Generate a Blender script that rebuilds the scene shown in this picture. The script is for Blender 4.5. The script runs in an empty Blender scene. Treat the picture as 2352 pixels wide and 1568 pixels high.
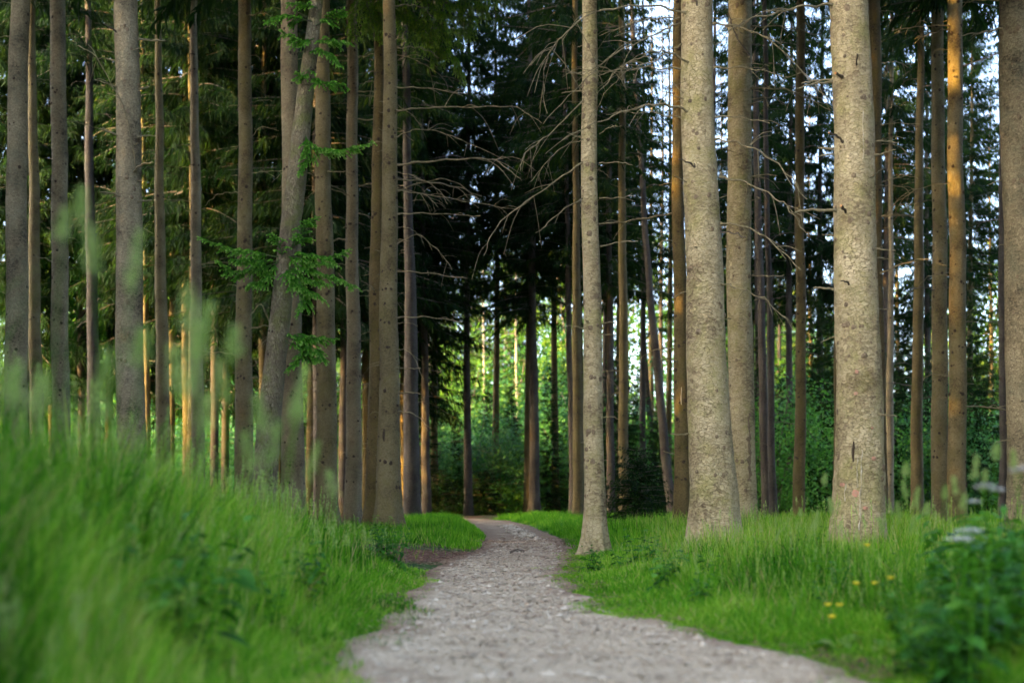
import bpy, math
import numpy as np
from mathutils import Vector

R = np.random.default_rng(7)
F = 3267.0          # focal length in photo-view pixels (2352 wide)
CX, HY, CAMZ = 1176.0, 1150.0, 0.65
sc = bpy.context.scene
COL = sc.collection

# ------------------------------------------------------------------ helpers
def sstep(a, b, x):
    t = np.clip((np.asarray(x, float) - a) / (b - a), 0, 1)
    return t * t * (3 - 2 * t)

_ph = np.random.default_rng(3).uniform(0, 6.28, (24, 2))
_di = np.random.default_rng(4).uniform(0, 6.28, 24)
def fbm(x, y, scale=1.0, n=6):
    x = np.asarray(x, float) * scale; y = np.asarray(y, float) * scale
    s = 0; a = 1.0; f = 1.0
    for i in range(n):
        c, d = math.cos(_di[i]), math.sin(_di[i])
        s = s + a * np.sin(f * (c * x + d * y) + _ph[i, 0] + 1.7 * np.sin(f * .6 * (-d * x + c * y) + _ph[i, 1]))
        a *= .6; f *= 1.83
    return s / 2.2

LE = np.array([(-1.2, -1.2), (2, -.72), (5.08, -.70), (6.07, -.75), (7.86, -.69), (10.6, -.72), (13.3, -.74), (15.7, -.72), (17.4, -.52), (19, -.42),
               (23.6, -.42), (28, -.55), (32.7, -.76), (40, -1.15), (47, -1.5), (54, -3.0), (60, -5.2), (70, -9)])
RE = np.array([(-1.2, 6), (2, 3.0), (3.5, 1.75), (5.08, 1.27), (6.38, 1.12), (7.2, .9), (8.14, .66), (10.4, .47), (12.8, .46), (16, .66), (18.3, .78),
               (24.4, .80), (31, .62), (38.6, .35), (46, -.1), (52, -1.2), (58, -3.2), (68, -7)])
def path_edges(y):
    return np.interp(y, LE[:, 0], LE[:, 1]), np.interp(y, RE[:, 0], RE[:, 1])

def H(x, y):
    x = np.asarray(x, float); y = np.asarray(y, float)
    l, r = path_edges(y)
    sl, sr = l - x, x - r
    h = .30 * sstep(.05, 1.3, sl) * (1 - sstep(9, 17, y)) + .06 * sstep(.1, 1.2, sr) * (1 - sstep(20, 30, y))
    h = h + .05 * fbm(x, y, .5) * sstep(.2, 1.5, np.maximum(sl, sr)) + .012 * fbm(x, y, 3.0, 3)
    h = h + .09 * sstep(.1, .9, sl) * sstep(15, 20, y) * (1 - sstep(40, 55, y)) + .06 * sstep(.1, .9, sr) * sstep(15, 20, y)
    h = h + .6 * fbm(x, y, .05, 3) * sstep(45, 120, np.hypot(x, y))
    return h

def P(px, py, d):
    return np.array([(px - CX) / F * d, d, CAMZ - (py - HY) / F * d])

def mesh_np(name, V, quads=None, tris=None, mats=(), qm=None, tm=None, smooth=True, tint=None):
    me = bpy.data.meshes.new(name)
    V = np.ascontiguousarray(V, dtype=np.float32)
    quads = np.zeros((0, 4), np.int32) if quads is None else np.asarray(quads, np.int32).reshape(-1, 4)
    tris = np.zeros((0, 3), np.int32) if tris is None else np.asarray(tris, np.int32).reshape(-1, 3)
    me.vertices.add(len(V)); me.vertices.foreach_set("co", V.ravel())
    nl = quads.size + tris.size
    me.loops.add(nl); me.loops.foreach_set("vertex_index", np.concatenate([quads.ravel(), tris.ravel()]).astype(np.int32))
    nf = len(quads) + len(tris)
    me.polygons.add(nf)
    st = np.concatenate([np.arange(len(quads)) * 4, quads.size + np.arange(len(tris)) * 3]).astype(np.int32)
    me.polygons.foreach_set("loop_start", st)
    for m in mats: me.materials.append(m)
    if qm is not None or tm is not None:
        a = np.zeros(len(quads), np.int32) if qm is None else np.asarray(qm, np.int32)
        b = np.zeros(len(tris), np.int32) if tm is None else np.asarray(tm, np.int32)
        me.polygons.foreach_set("material_index", np.concatenate([a, b]).astype(np.int32))
    me.polygons.foreach_set("use_smooth", np.full(nf, smooth))
    if tint is not None:
        at = me.attributes.new("tint", 'FLOAT', 'POINT')
        at.data.foreach_set("value", np.ascontiguousarray(tint, dtype=np.float32))
    me.update(calc_edges=True)
    return me

class MB:
    """collects pieces of ONE mesh"""
    def __init__(s): s.V = []; s.Q = []; s.T = []; s.qm = []; s.tm = []; s.ti = []; s.n = 0
    def add(s, V, Q=None, T=None, m=0, tint=None):
        V = np.asarray(V, float).reshape(-1, 3)
        if Q is not None and len(Q): s.Q.append(np.asarray(Q) + s.n); s.qm.append(np.full(len(Q), m))
        if T is not None and len(T): s.T.append(np.asarray(T) + s.n); s.tm.append(np.full(len(T), m))
        s.V.append(V); s.ti.append(np.full(len(V), .5) if tint is None else np.broadcast_to(tint, (len(V),)).astype(float)); s.n += len(V)
        return s
    def mesh(s, name, mats, smooth=True):
        c = lambda l, k: np.concatenate(l) if l else np.zeros((0, k), int)
        c1 = lambda l: np.concatenate(l) if l else np.zeros(0, int)
        return mesh_np(name, np.concatenate(s.V), c(s.Q, 4), c(s.T, 3), mats, c1(s.qm), c1(s.tm), smooth, np.concatenate(s.ti))

def unit(a):
    a = np.asarray(a, float)
    return a / np.maximum(np.linalg.norm(a, axis=-1, keepdims=True), 1e-9)

def ribbons(P0, D, B, L, W, side, prof, curve=1.0):
    """N ribbons: base P0, unit dir D, bend vector B (added *t^2*L), length L, width W, side vector, width profile list"""
    N = len(P0); K = len(prof)
    t = np.linspace(0, 1, K)
    C = P0[:, None, :] + (D[:, None, :] * t[None, :, None] + B[:, None, :] * (t ** 2)[None, :, None]) * np.asarray(L).reshape(-1, 1, 1)
    w = np.asarray(W).reshape(-1, 1, 1) * np.asarray(prof)[None, :, None] * .5
    S = side[:, None, :]
    V = np.stack([C - S * w, C + S * w], axis=2).reshape(N * K * 2, 3)
    base = (np.arange(N) * K * 2)[:, None]
    k = np.arange(K - 1)[None, :] * 2
    q = np.stack([base + k, base + k + 1, base + k + 3, base + k + 2], axis=-1).reshape(-1, 4)
    return V, q, K * 2

def tube(pts, rad, m=6, cap=True):
    pts = np.asarray(pts, float); n = len(pts); rad = np.broadcast_to(np.asarray(rad, float), (n,))
    t = unit(np.gradient(pts, axis=0))
    up = np.array([0, 0, 1.]) if abs(t[:, 2]).mean() < .8 else np.array([0, 1., 0])
    u = unit(np.cross(t, up)); v = np.cross(u, t)
    a = np.arange(m) / m * 2 * math.pi
    V = pts[:, None, :] + rad[:, None, None] * (u[:, None, :] * np.cos(a)[None, :, None] + v[:, None, :] * np.sin(a)[None, :, None])
    i = np.arange(n - 1)[:, None] * m; j = np.arange(m)[None, :]; j2 = (j + 1) % m
    Q = np.stack([i + j, i + j2, i + m + j2, i + m + j], -1).reshape(-1, 4)
    V = V.reshape(-1, 3); T = None
    if cap:
        V = np.vstack([V, pts[-1:]]); c = len(V) - 1; b = (n - 1) * m
        T = np.stack([b + np.arange(m), b + (np.arange(m) + 1) % m, np.full(m, c)], -1)
    return V, Q, T

def smooth_line(pts, n):
    pts = np.asarray(pts, float)
    if len(pts) < 3:
        t = np.linspace(0, 1, n)[:, None]; return pts[0] * (1 - t) + pts[-1] * t
    p = np.vstack([2 * pts[0] - pts[1], pts, 2 * pts[-1] - pts[-2]])
    out = []
    u = np.linspace(0, len(pts) - 1 - 1e-6, n)
    for x in u:
        i = int(x); f = x - i; a, b, c, d = p[i:i + 4]
        out.append(.5 * ((2 * b) + (-a + c) * f + (2 * a - 5 * b + 4 * c - d) * f * f + (-a + 3 * b - 3 * c + d) * f ** 3))
    return np.array(out)

def obj(name, me, parent=None, loc=None):
    o = bpy.data.objects.new(name, me); COL.objects.link(o)
    if parent is not None: o.parent = parent
    if loc is not None: o.location = loc
    return o
def tag(o, label=None, cat=None, group=None, kind=None):
    if label: o['label'] = label
    if cat: o['category'] = cat
    if group: o['group'] = group
    if kind: o['kind'] = kind
    return o
def thing(name, label, cat, loc, group=None, rz=0.):
    o = obj(name, None, None, loc); o.rotation_euler.z = rz; o.empty_display_size = .2
    return tag(o, label, cat, group)

# ------------------------------------------------------------------ materials
def new_mat(name):
    m = bpy.data.materials.new(name); m.use_nodes = True
    nt = m.node_tree; nt.nodes.clear()
    return m, nt, lambda t, **k: _node(nt, t, **k), nt.links.new
def _node(nt, t, **k):
    n = nt.nodes.new(t)
    for a, b in k.items():
        if a.startswith('i_'):
            key = a[2:]; n.inputs[int(key) if key.isdigit() else key.replace('_', ' ')].default_value = b
        else: setattr(n, a, b)
    return n
def ramp(nt, fac, stops):
    r = nt.nodes.new('ShaderNodeValToRGB'); e = r.color_ramp.elements
    while len(e) < len(stops): e.new(.5)
    for x, (p, c) in zip(e, stops): x.position = p; x.color = (*c, 1) if len(c) == 3 else c
    nt.links.new(fac, r.inputs[0]); return r.outputs[0]
def mathn(nt, op, a, b=None):
    n = nt.nodes.new('ShaderNodeMath'); n.operation = op
    for i, x in enumerate((a, b)):
        if x is None: continue
        if isinstance(x, (int, float)): n.inputs[i].default_value = x
        else: nt.links.new(x, n.inputs[i])
    return n.outputs[0]
def mixc(nt, f, a, b, mode='MIX'):
    n = nt.nodes.new('ShaderNodeMix'); n.data_type = 'RGBA'; n.blend_type = mode
    for i, x in ((0, f), (6, a), (7, b)):
        if isinstance(x, (int, float)): n.inputs[i].default_value = x
        elif isinstance(x, tuple): n.inputs[i].default_value = (*x, 1)
        else: nt.links.new(x, n.inputs[i])
    return n.outputs[2]

def leaf_mat(name, stops, trans=.35, rough=.5, spec=.35, tcol=1.25):
    m, nt, N, L = new_mat(name)
    at = N('ShaderNodeAttribute', attribute_name='tint')
    oi = N('ShaderNodeObjectInfo')
    f = mathn(nt, 'ADD', at.outputs['Fac'], mathn(nt, 'MULTIPLY', mathn(nt, 'SUBTRACT', oi.outputs['Random'], .5), .25))
    c = ramp(nt, f, stops)
    p = N('ShaderNodeBsdfPrincipled', i_Roughness=rough)
    p.inputs['Specular IOR Level'].default_value = spec
    L(c, p.inputs['Base Color'])
    t = N('ShaderNodeBsdfTranslucent'); L(mixc(nt, 1.0, c, (tcol, tcol * .98, tcol * .45), 'MULTIPLY'), t.inputs['Color'])
    mx = N('ShaderNodeMixShader', i_0=trans); L(p.outputs[0], mx.inputs[1]); L(t.outputs[0], mx.inputs[2])
    o = N('ShaderNodeOutputMaterial'); L(mx.outputs[0], o.inputs[0])
    return m

def bark_mat(name, dark, mid, light, moss, moss_amt=.3, scale=26., zs=1.25, bump=.9, crack=.075):
    m, nt, N, L = new_mat(name)
    tc = N('ShaderNodeTexCoord'); oi = N('ShaderNodeObjectInfo')
    off = N('ShaderNodeVectorMath', operation='ADD'); L(tc.outputs['Object'], off.inputs[0])
    cmb = N('ShaderNodeCombineXYZ'); L(mathn(nt, 'MULTIPLY', oi.outputs['Random'], 37.), cmb.inputs[2]); L(cmb.outputs[0], off.inputs[1])
    # warp
    nz = N('ShaderNodeTexNoise', i_Scale=9., i_Detail=3.); L(off.outputs[0], nz.inputs['Vector'])
    wv = N('ShaderNodeVectorMath', operation='MULTIPLY_ADD'); L(nz.outputs['Color'], wv.inputs[0]); wv.inputs[1].default_value = (.11, .11, .09); L(off.outputs[0], wv.inputs[2])
    sv = N('ShaderNodeVectorMath', operation='MULTIPLY'); L(wv.outputs[0], sv.inputs[0]); sv.inputs[1].default_value = (1, 1, zs)
    ve = N('ShaderNodeTexVoronoi', feature='DISTANCE_TO_EDGE', i_Scale=scale); L(sv.outputs[0], ve.inputs['Vector'])
    vc = N('ShaderNodeTexVoronoi', feature='F1', i_Scale=scale); L(sv.outputs[0], vc.inputs['Vector'])
    sx = N('ShaderNodeSeparateXYZ'); L(vc.outputs['Color'], sx.inputs[0])
    # plate-relative height: plates lift toward their lower edge
    dv = N('ShaderNodeVectorMath', operation='SUBTRACT'); L(sv.outputs[0], dv.inputs[0]); L(vc.outputs['Position'], dv.inputs[1])
    dz = N('ShaderNodeSeparateXYZ'); L(dv.outputs[0], dz.inputs[0])
    lift = mathn(nt, 'MULTIPLY', dz.outputs[2], -scale * .35)
    edge = N('ShaderNodeMapRange', interpolation_type='SMOOTHSTEP', i_1=0., i_2=crack); L(ve.outputs['Distance'], edge.inputs[0])
    nb = N('ShaderNodeTexNoise', i_Scale=60., i_Detail=5., i_Roughness=.65); L(off.outputs[0], nb.inputs['Vector'])
    nl = N('ShaderNodeTexNoise', i_Scale=2.2, i_Detail=4.); L(off.outputs[0], nl.inputs['Vector'])
    hgt = mathn(nt, 'ADD', mathn(nt, 'MULTIPLY', edge.outputs[0], .7), mathn(nt, 'ADD', mathn(nt, 'MULTIPLY', lift, .9), mathn(nt, 'MULTIPLY', nb.outputs[0], .3)))
    hgt = mathn(nt, 'ADD', hgt, mathn(nt, 'MULTIPLY', sx.outputs[0], .4))
    bp = N('ShaderNodeBump', i_Strength=bump, i_Distance=.02); L(hgt, bp.inputs['Height'])
    f = mathn(nt, 'ADD', mathn(nt, 'MULTIPLY', sx.outputs[1], .26), mathn(nt, 'ADD', mathn(nt, 'MULTIPLY', nb.outputs[0], .62), mathn(nt, 'MULTIPLY', mathn(nt, 'SUBTRACT', nl.outputs[0], .5), 1.1)))
    c = ramp(nt, f, [(.12, dark), (.42, mid), (.85, light)])
    c = mixc(nt, mathn(nt, 'MULTIPLY', mathn(nt, 'SUBTRACT', 1., edge.outputs[0]), mathn(nt, 'MAXIMUM', mathn(nt, 'ADD', mathn(nt, 'MULTIPLY', nl.outputs[0], 1.9), -.62), 0.06)), c, tuple(x * .55 for x in dark))
    lip = N('ShaderNodeMapRange', i_1=.02, i_2=.20, i_3=0., i_4=.22); L(lift, lip.inputs[0])
    c = mixc(nt, lip.outputs[0], c, light)
    # lichen / moss patches with their own outline
    nm = N('ShaderNodeTexNoise', i_Scale=3.1, i_Detail=6., i_Roughness=.7); L(off.outputs[0], nm.inputs['Vector'])
    mr = N('ShaderNodeMapRange', i_1=.48, i_2=.66, i_3=0., i_4=moss_amt); L(nm.outputs[0], mr.inputs[0])
    c = mixc(nt, mr.outputs[0], c, moss)
    # brown scuffs
    ns = N('ShaderNodeTexNoise', i_Scale=11., i_Detail=4., i_Roughness=.7); L(off.outputs[0], ns.inputs['Vector'])
    ms = N('ShaderNodeMapRange', i_1=.60, i_2=.70, i_3=0., i_4=.6); L(ns.outputs[0], ms.inputs[0])
    c = mixc(nt, ms.outputs[0], c, dark)
    p = N('ShaderNodeBsdfPrincipled', i_Roughness=.85); p.inputs['Specular IOR Level'].default_value = .2
    L(c, p.inputs['Base Color']); L(bp.outputs[0], p.inputs['Normal'])
    o = N('ShaderNodeOutputMaterial'); L(p.outputs[0], o.inputs[0])
    return m

def plain_mat(name, stops, scale=20., rough=.8, bump=.3, spec=.25):
    m, nt, N, L = new_mat(name)
    tc = N('ShaderNodeTexCoord')
    nz = N('ShaderNodeTexNoise', i_Scale=scale, i_Detail=5., i_Roughness=.65); L(tc.outputs['Object'], nz.inputs['Vector'])
    c = ramp(nt, nz.outputs[0], stops)
    p = N('ShaderNodeBsdfPrincipled', i_Roughness=rough); p.inputs['Specular IOR Level'].default_value = spec
    L(c, p.inputs['Base Color'])
    if bump:
        b = N('ShaderNodeBump', i_Strength=bump, i_Distance=.01); L(nz.outputs[0], b.inputs['Height']); L(b.outputs[0], p.inputs['Normal'])
    o = N('ShaderNodeOutputMaterial'); L(p.outputs[0], o.inputs[0])
    return m

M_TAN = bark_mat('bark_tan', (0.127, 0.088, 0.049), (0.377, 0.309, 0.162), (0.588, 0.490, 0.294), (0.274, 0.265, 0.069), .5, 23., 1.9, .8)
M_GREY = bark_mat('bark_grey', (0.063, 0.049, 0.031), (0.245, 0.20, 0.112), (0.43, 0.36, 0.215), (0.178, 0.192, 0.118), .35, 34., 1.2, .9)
M_BROWN = bark_mat('bark_brown', (0.070, 0.049, 0.027), (0.184, 0.149, 0.070), (0.295, 0.246, 0.127), (0.164, 0.143, 0.041), .45, 44., 1.1, .7)
M_OLIVE = bark_mat('bark_olive', (0.044, 0.032, 0.014), (0.120, 0.090, 0.036), (0.200, 0.152, 0.064), (0.120, 0.104, 0.024), .55, 44., 1.1, .6)
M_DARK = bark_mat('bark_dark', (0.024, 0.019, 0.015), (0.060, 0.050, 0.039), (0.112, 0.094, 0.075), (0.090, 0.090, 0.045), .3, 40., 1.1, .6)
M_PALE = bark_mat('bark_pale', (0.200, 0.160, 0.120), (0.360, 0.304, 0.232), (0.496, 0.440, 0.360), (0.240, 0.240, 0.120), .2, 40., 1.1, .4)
M_PINK = bark_mat('bark_pink', (0.084, 0.059, 0.044), (0.228, 0.182, 0.100), (0.357, 0.296, 0.175), (0.190, 0.182, 0.091), .4, 40., 1.15, .8)
M_MOSSY = bark_mat('bark_mossy', (0.096, 0.072, 0.052), (0.232, 0.196, 0.116), (0.368, 0.328, 0.212), (0.168, 0.192, 0.048), .75, 38., .33, 1.1, .13)
M_KNOT = plain_mat('bark_knot', [(.3, (.028, .02, .013)), (.7, (.09, .065, .04))], 60., .9, .6)
M_KNOTS = plain_mat('bark_scar', [(.3, (.11, .08, .045)), (.7, (.27, .205, .125))], 45., .9, .8)
M_TWIG = plain_mat('dead_twig', [(.3, (.11, .095, .05)), (.7, (.26, .22, .125))], 30., .85, .4)
M_TWIGD = plain_mat('dark_twig', [(.3, (.06, .05, .04)), (.7, (.15, .12, .09))], 30., .85, .4)
M_CUT = plain_mat('cut_wood', [(.3, (.55, .22, .07)), (.7, (.7, .36, .14))], 30., .8, .2)
M_RESIN = plain_mat('resin', [(.35, (.30, .26, .16)), (.65, (.62, .56, .42))], 40., .6, .5, .3)
M_REDP = plain_mat('red_paint', [(.35, (.34, .24, .15)), (.6, (.50, .24, .16))], 25., .8, .4)
M_NEEDLE = leaf_mat('needles', [(0, (.0035, .012, .005)), (.4, (.008, .023, .008)), (.75, (.018, .042, .009)), (1, (.05, .08, .010))], .42, .7, .06, 1.7)
M_NEEDLE_Y = leaf_mat('needles_young', [(0, (.035, .15, .018)), (.5, (.10, .36, .035)), (.85, (.22, .52, .07)), (1, (.38, .62, .2))], .4, .6, .15)
M_NEEDLE_L = leaf_mat('needles_hanging', [(0, (.04, .11, .012)), (.5, (.10, .22, .02)), (1, (.27, .42, .05))], .45, .6, .12)
M_LEAF = leaf_mat('leaves', [(0, (.02, .09, .034)), (.45, (.05, .185, .058)), (.8, (.09, .25, .07)), (1, (.16, .32, .07))], .4, .5, .35)
M_LEAFB = leaf_mat('leaves_bright', [(0, (.05, .13, .02)), (.5, (.10, .23, .03)), (1, (.24, .34, .05))], .5, .5, .25)
M_GRASS = leaf_mat('grass_blades', [(0, (.008, .055, .003)), (.25, (.045, .20, .008)), (.48, (.135, .37, .016)), (.74, (.34, .54, .07)), (.92, (.44, .41, .17)), (1, (.46, .36, .2))], .45, .6, .12)
M_WEED = leaf_mat('weed_leaves', [(0, (.010, .06, .006)), (.5, (.035, .16, .015)), (1, (.13, .33, .04))], .4, .5, .2)
M_SEED = leaf_mat('seed_heads', [(0, (.17, .30, .07)), (.5, (.28, .43, .13)), (1, (.42, .50, .22))], .4)
M_WHITE = plain_mat('white_petal', [(.3, (.72, .74, .68)), (.7, (.85, .85, .8))], 50., .6, 0)
M_YELLOW = plain_mat('yellow_petal', [(.3, (.85, .70, .02)), (.7, (.95, .82, .04))], 50., .4, 0, .5)
M_STONE = plain_mat('pebble', [(.3, (.15, .122, .08)), (.5, (.42, .36, .265)), (.7, (.62, .55, .43))], 3., .8, .3)
M_LITTER = leaf_mat('litter', [(0, (.07, .032, .016)), (.5, (.16, .085, .045)), (1, (.30, .19, .11))], .1)

def ground_mat():
    m, nt, N, L = new_mat('forest_floor')
    g = N('ShaderNodeNewGeometry')
    n1 = N('ShaderNodeTexNoise', i_Scale=.5, i_Detail=6.); L(g.outputs['Position'], n1.inputs['Vector'])
    n2 = N('ShaderNodeTexNoise', i_Scale=14., i_Detail=8., i_Roughness=.7); L(g.outputs['Position'], n2.inputs['Vector'])
    n3 = N('ShaderNodeTexNoise', i_Scale=90., i_Detail=4., i_Roughness=.7); L(g.outputs['Position'], n3.inputs['Vector'])
    lit = ramp(nt, mathn(nt, 'ADD', mathn(nt, 'MULTIPLY', n2.outputs[0], .5), mathn(nt, 'MULTIPLY', n3.outputs[0], .5)), [(.3, (.035, .018, .010)), (.5, (.11, .055, .034)), (.72, (.23, .135, .09))])
    gr = ramp(nt, n2.outputs[0], [(.3, (.02, .045, .012)), (.7, (.055, .11, .025))])
    c = mixc(nt, ramp(nt, n1.outputs[0], [(.44, (0, 0, 0)), (.58, (1, 1, 1))]), lit, gr)
    p = N('ShaderNodeBsdfPrincipled', i_Roughness=.9); p.inputs['Specular IOR Level'].default_value = .15
    L(c, p.inputs['Base Color'])
    b = N('ShaderNodeBump', i_Strength=.8, i_Distance=.02); L(mathn(nt, 'ADD', n2.outputs[0], mathn(nt, 'MULTIPLY', n3.outputs[0], .5)), b.inputs['Height']); L(b.outputs[0], p.inputs['Normal'])
    o = N('ShaderNodeOutputMaterial'); L(p.outputs[0], o.inputs[0])
    return m

def path_mat():
    m, nt, N, L = new_mat('gravel_path')
    g = N('ShaderNodeNewGeometry')
    sp = N('ShaderNodeSeparateXYZ'); L(g.outputs['Position'], sp.inputs[0])
    at = N('ShaderNodeAttribute', attribute_name='tint')     # 1 at the rim, 0 in the middle of the track
    n1 = N('ShaderNodeTexNoise', i_Scale=1.3, i_Detail=6., i_Roughness=.65); L(g.outputs['Position'], n1.inputs['Vector'])
    n2 = N('ShaderNodeTexNoise', i_Scale=24., i_Detail=8., i_Roughness=.72); L(g.outputs['Position'], n2.inputs['Vector'])
    v = N('ShaderNodeTexVoronoi', feature='F1', i_Scale=85.); L(g.outputs['Position'], v.inputs['Vector'])
    v2 = N('ShaderNodeTexVoronoi', feature='F1', i_Scale=190.); L(g.outputs['Position'], v2.inputs['Vector'])
    s1 = N('ShaderNodeSeparateXYZ'); L(v.outputs['Color'], s1.inputs[0])
    s2 = N('ShaderNodeSeparateXYZ'); L(v2.outputs['Color'], s2.inputs[0])
    st = mathn(nt, 'ADD', mathn(nt, 'MULTIPLY', s1.outputs[0], .5), mathn(nt, 'MULTIPLY', s2.outputs[0], .5))
    grav = ramp(nt, st, [(.08, (.21, .155, .095)), (.4, (.425, .34, .22)), (.62, (.525, .43, .295)), (.92, (.78, .67, .50))])
    soil = ramp(nt, n2.outputs[0], [(.3, (.12, .078, .044)), (.55, (.26, .18, .115)), (.75, (.40, .305, .205))])
    far = N('ShaderNodeMapRange', i_1=11., i_2=21., i_3=0., i_4=.34); L(sp.outputs[1], far.inputs[0])
    soilf = mathn(nt, 'ADD', mathn(nt, 'ADD', n1.outputs[0], far.outputs[0]), mathn(nt, 'MULTIPLY', at.outputs['Fac'], .42))
    k = ramp(nt, mathn(nt, 'ADD', soilf, mathn(nt, 'MULTIPLY', mathn(nt, 'SUBTRACT', n2.outputs[0], .5), .5)), [(.56, (0, 0, 0)), (.90, (1, 1, 1))])
    c = mixc(nt, k, grav, soil)
    n4 = N('ShaderNodeTexNoise', i_Scale=3.4, i_Detail=7., i_Roughness=.75); L(g.outputs['Position'], n4.inputs['Vector'])
    c = mixc(nt, ramp(nt, n4.outputs[0], [(.54, (0, 0, 0)), (.70, (.7, .7, .7))]), c, soil)
    p = N('ShaderNodeBsdfPrincipled', i_Roughness=.88); p.inputs['Specular IOR Level'].default_value = .2
    L(c, p.inputs['Base Color'])
    h = mathn(nt, 'ADD', mathn(nt, 'MULTIPLY', v.outputs['Distance'], -1.2), mathn(nt, 'ADD', mathn(nt, 'MULTIPLY', v2.outputs['Distance'], -.6), mathn(nt, 'MULTIPLY', n2.outputs[0], .8)))
    b = N('ShaderNodeBump', i_Strength=.7, i_Distance=.009); L(h, b.inputs['Height']); L(b.outputs[0], p.inputs['Normal'])
    o = N('ShaderNodeOutputMaterial'); L(p.outputs[0], o.inputs[0])
    return m

# ------------------------------------------------------------------ ground and path
def build_ground():
    t = np.linspace(-1, 1, 281); xs = np.sign(t) * (np.abs(t) ** 2.6 * 395 + np.abs(t) * 5)
    s = np.linspace(0, 1, 320); ys = -12 + s * 42 + s ** 4 * 600
    ys = np.concatenate([[-300, -150, -70, -30], ys])
    X, Y = np.meshgrid(xs, ys)
    l, r = path_edges(Y)
    ins = sstep(0.02, .16, np.minimum(X - l, r - X)) * (Y > -1.2) * (Y < 66)
    Z = H(X, Y) - .05 * ins
    ny, nx = X.shape
    i = np.arange(ny - 1)[:, None] * nx; j = np.arange(nx - 1)[None, :]
    Q = np.stack([i + j, i + j + 1, i + nx + j + 1, i + nx + j], -1).reshape(-1, 4)
    o = obj('ground', mesh_np('ground', np.stack([X, Y, Z], -1).reshape(-1, 3), Q, mats=[ground_mat()]))
    tag(o, 'brown needle-strewn forest floor with mossy green patches', 'ground', kind='structure')
def build_path():
    ys = np.concatenate([np.arange(-1, 20, .06), np.arange(20, 66, .2)])
    l, r = path_edges(ys)
    l = l - .08 + .07 * fbm(ys, ys * 0, 3.) ; r = r + .08 + .09 * fbm(ys, ys * 0 + 9, 3.)
    u = np.linspace(0, 1, 41)[None, :]
    X = l[:, None] * (1 - u) + r[:, None] * u; Y = np.repeat(ys[:, None], 41, 1)
    e = np.minimum(X - l[:, None], r[:, None] - X)
    Z = H(X, Y) + .012 - .06 * (1 - sstep(0, .1, e)) + .006 * fbm(X, Y, 9., 4) - .012 * sstep(.1, .5, e)
    n = len(ys); i = np.arange(n - 1)[:, None] * 41; j = np.arange(40)[None, :]
    Q = np.stack([i + j, i + j + 1, i + 41 + j + 1, i + 41 + j], -1).reshape(-1, 4)
    o = obj('path', mesh_np('path', np.stack([X, Y, Z], -1).reshape(-1, 3), Q, mats=[path_mat()], tint=(1 - sstep(0.02, .42, e)).ravel()))
    tag(o, 'pale gravel footpath winding away between the trees', 'path', kind='structure')
build_ground(); build_path()

OCT_V = np.array([(1, 0, 0), (-1, 0, 0), (0, 1, 0), (0, -1, 0), (0, 0, 1), (0, 0, -1)], float)
OCT_T = np.array([(0, 2, 4), (2, 1, 4), (1, 3, 4), (3, 0, 4), (2, 0, 5), (1, 2, 5), (3, 1, 5), (0, 3, 5)])
def build_pebbles():
    N = 15000
    y = 3.2 * (24 / 3.2) ** R.random(N) ** .9
    l, r = path_edges(y); x = l + .1 + (r - l - .2) * R.random(N)
    s = R.lognormal(math.log(.0052), .6, N).clip(.003, .024) * (1 + .012 * y)
    # stony washed patch further along the path
    n2 = 260; y2 = R.uniform(23, 38, n2); l2, r2 = path_edges(y2); x2 = l2 + (r2 - l2) * (.60 + .09 * R.normal(size=n2)).clip(.1, .95)
    x = np.concatenate([x, x2]); y = np.concatenate([y, y2]); s = np.concatenate([s, R.uniform(.015, .05, n2)])
    N += n2
    a = R.uniform(0, 6.28, N); ca, sa = np.cos(a), np.sin(a)
    V = OCT_V[None] * np.stack([s * R.uniform(.8, 1.4, N), s * R.uniform(.7, 1.1, N), s * R.uniform(.45, .8, N)], -1)[:, None, :]
    V = V * R.uniform(.75, 1.2, (N, 6, 1))
    V = np.stack([V[..., 0] * ca[:, None] - V[..., 1] * sa[:, None], V[..., 0] * sa[:, None] + V[..., 1] * ca[:, None], V[..., 2]], -1)
    V = V + np.stack([x, y, H(x, y) + .006 + s * .2], -1)[:, None, :]
    T = (OCT_T[None] + (np.arange(N) * 6)[:, None, None]).reshape(-1, 3)
    o = obj('pebbles', mesh_np('pebbles', V.reshape(-1, 3), tris=T, mats=[M_STONE], smooth=False))
    tag(o, 'loose pale pebbles scattered over the gravel path', 'pebbles', kind='stuff')
build_pebbles()

def build_litter():
    N = 9000
    y = R.uniform(4, 24, N); l, r = path_edges(y)
    x = np.where(R.random(N) < .55, l + (r - l) * R.random(N), np.where(R.random(N) < .6, l - np.abs(R.normal(0, .7, N)), r + np.abs(R.normal(0, .15, N))))
    n2 = 2600; yb = R.uniform(14, 19, n2); lb, _ = path_edges(yb); xb = lb - R.uniform(-.2, 1.6, n2)
    x = np.concatenate([x, xb]); y = np.concatenate([y, yb]); N += n2
    a = R.uniform(0, 6.28, N); D = np.stack([np.cos(a), np.sin(a), R.uniform(-.1, .25, N)], -1)
    S = np.stack([-np.sin(a), np.cos(a), R.uniform(-.3, .3, N)], -1)
    Lh = R.uniform(.012, .05, N) * (.8 + .03 * y)
    V, q, k = ribbons(np.stack([x, y, H(x, y) + .02], -1), D, np.zeros((N, 3)), Lh, Lh * R.uniform(.12, .5, N), S, [.2, 1, .1])
    o = obj('litter', mesh_np('litter', V, q, mats=[M_LITTER], tint=np.repeat(R.random(N), k)))
    tag(o, 'brown dead leaf and needle scraps lying on the path', 'litter', kind='stuff')
build_litter()

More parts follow.
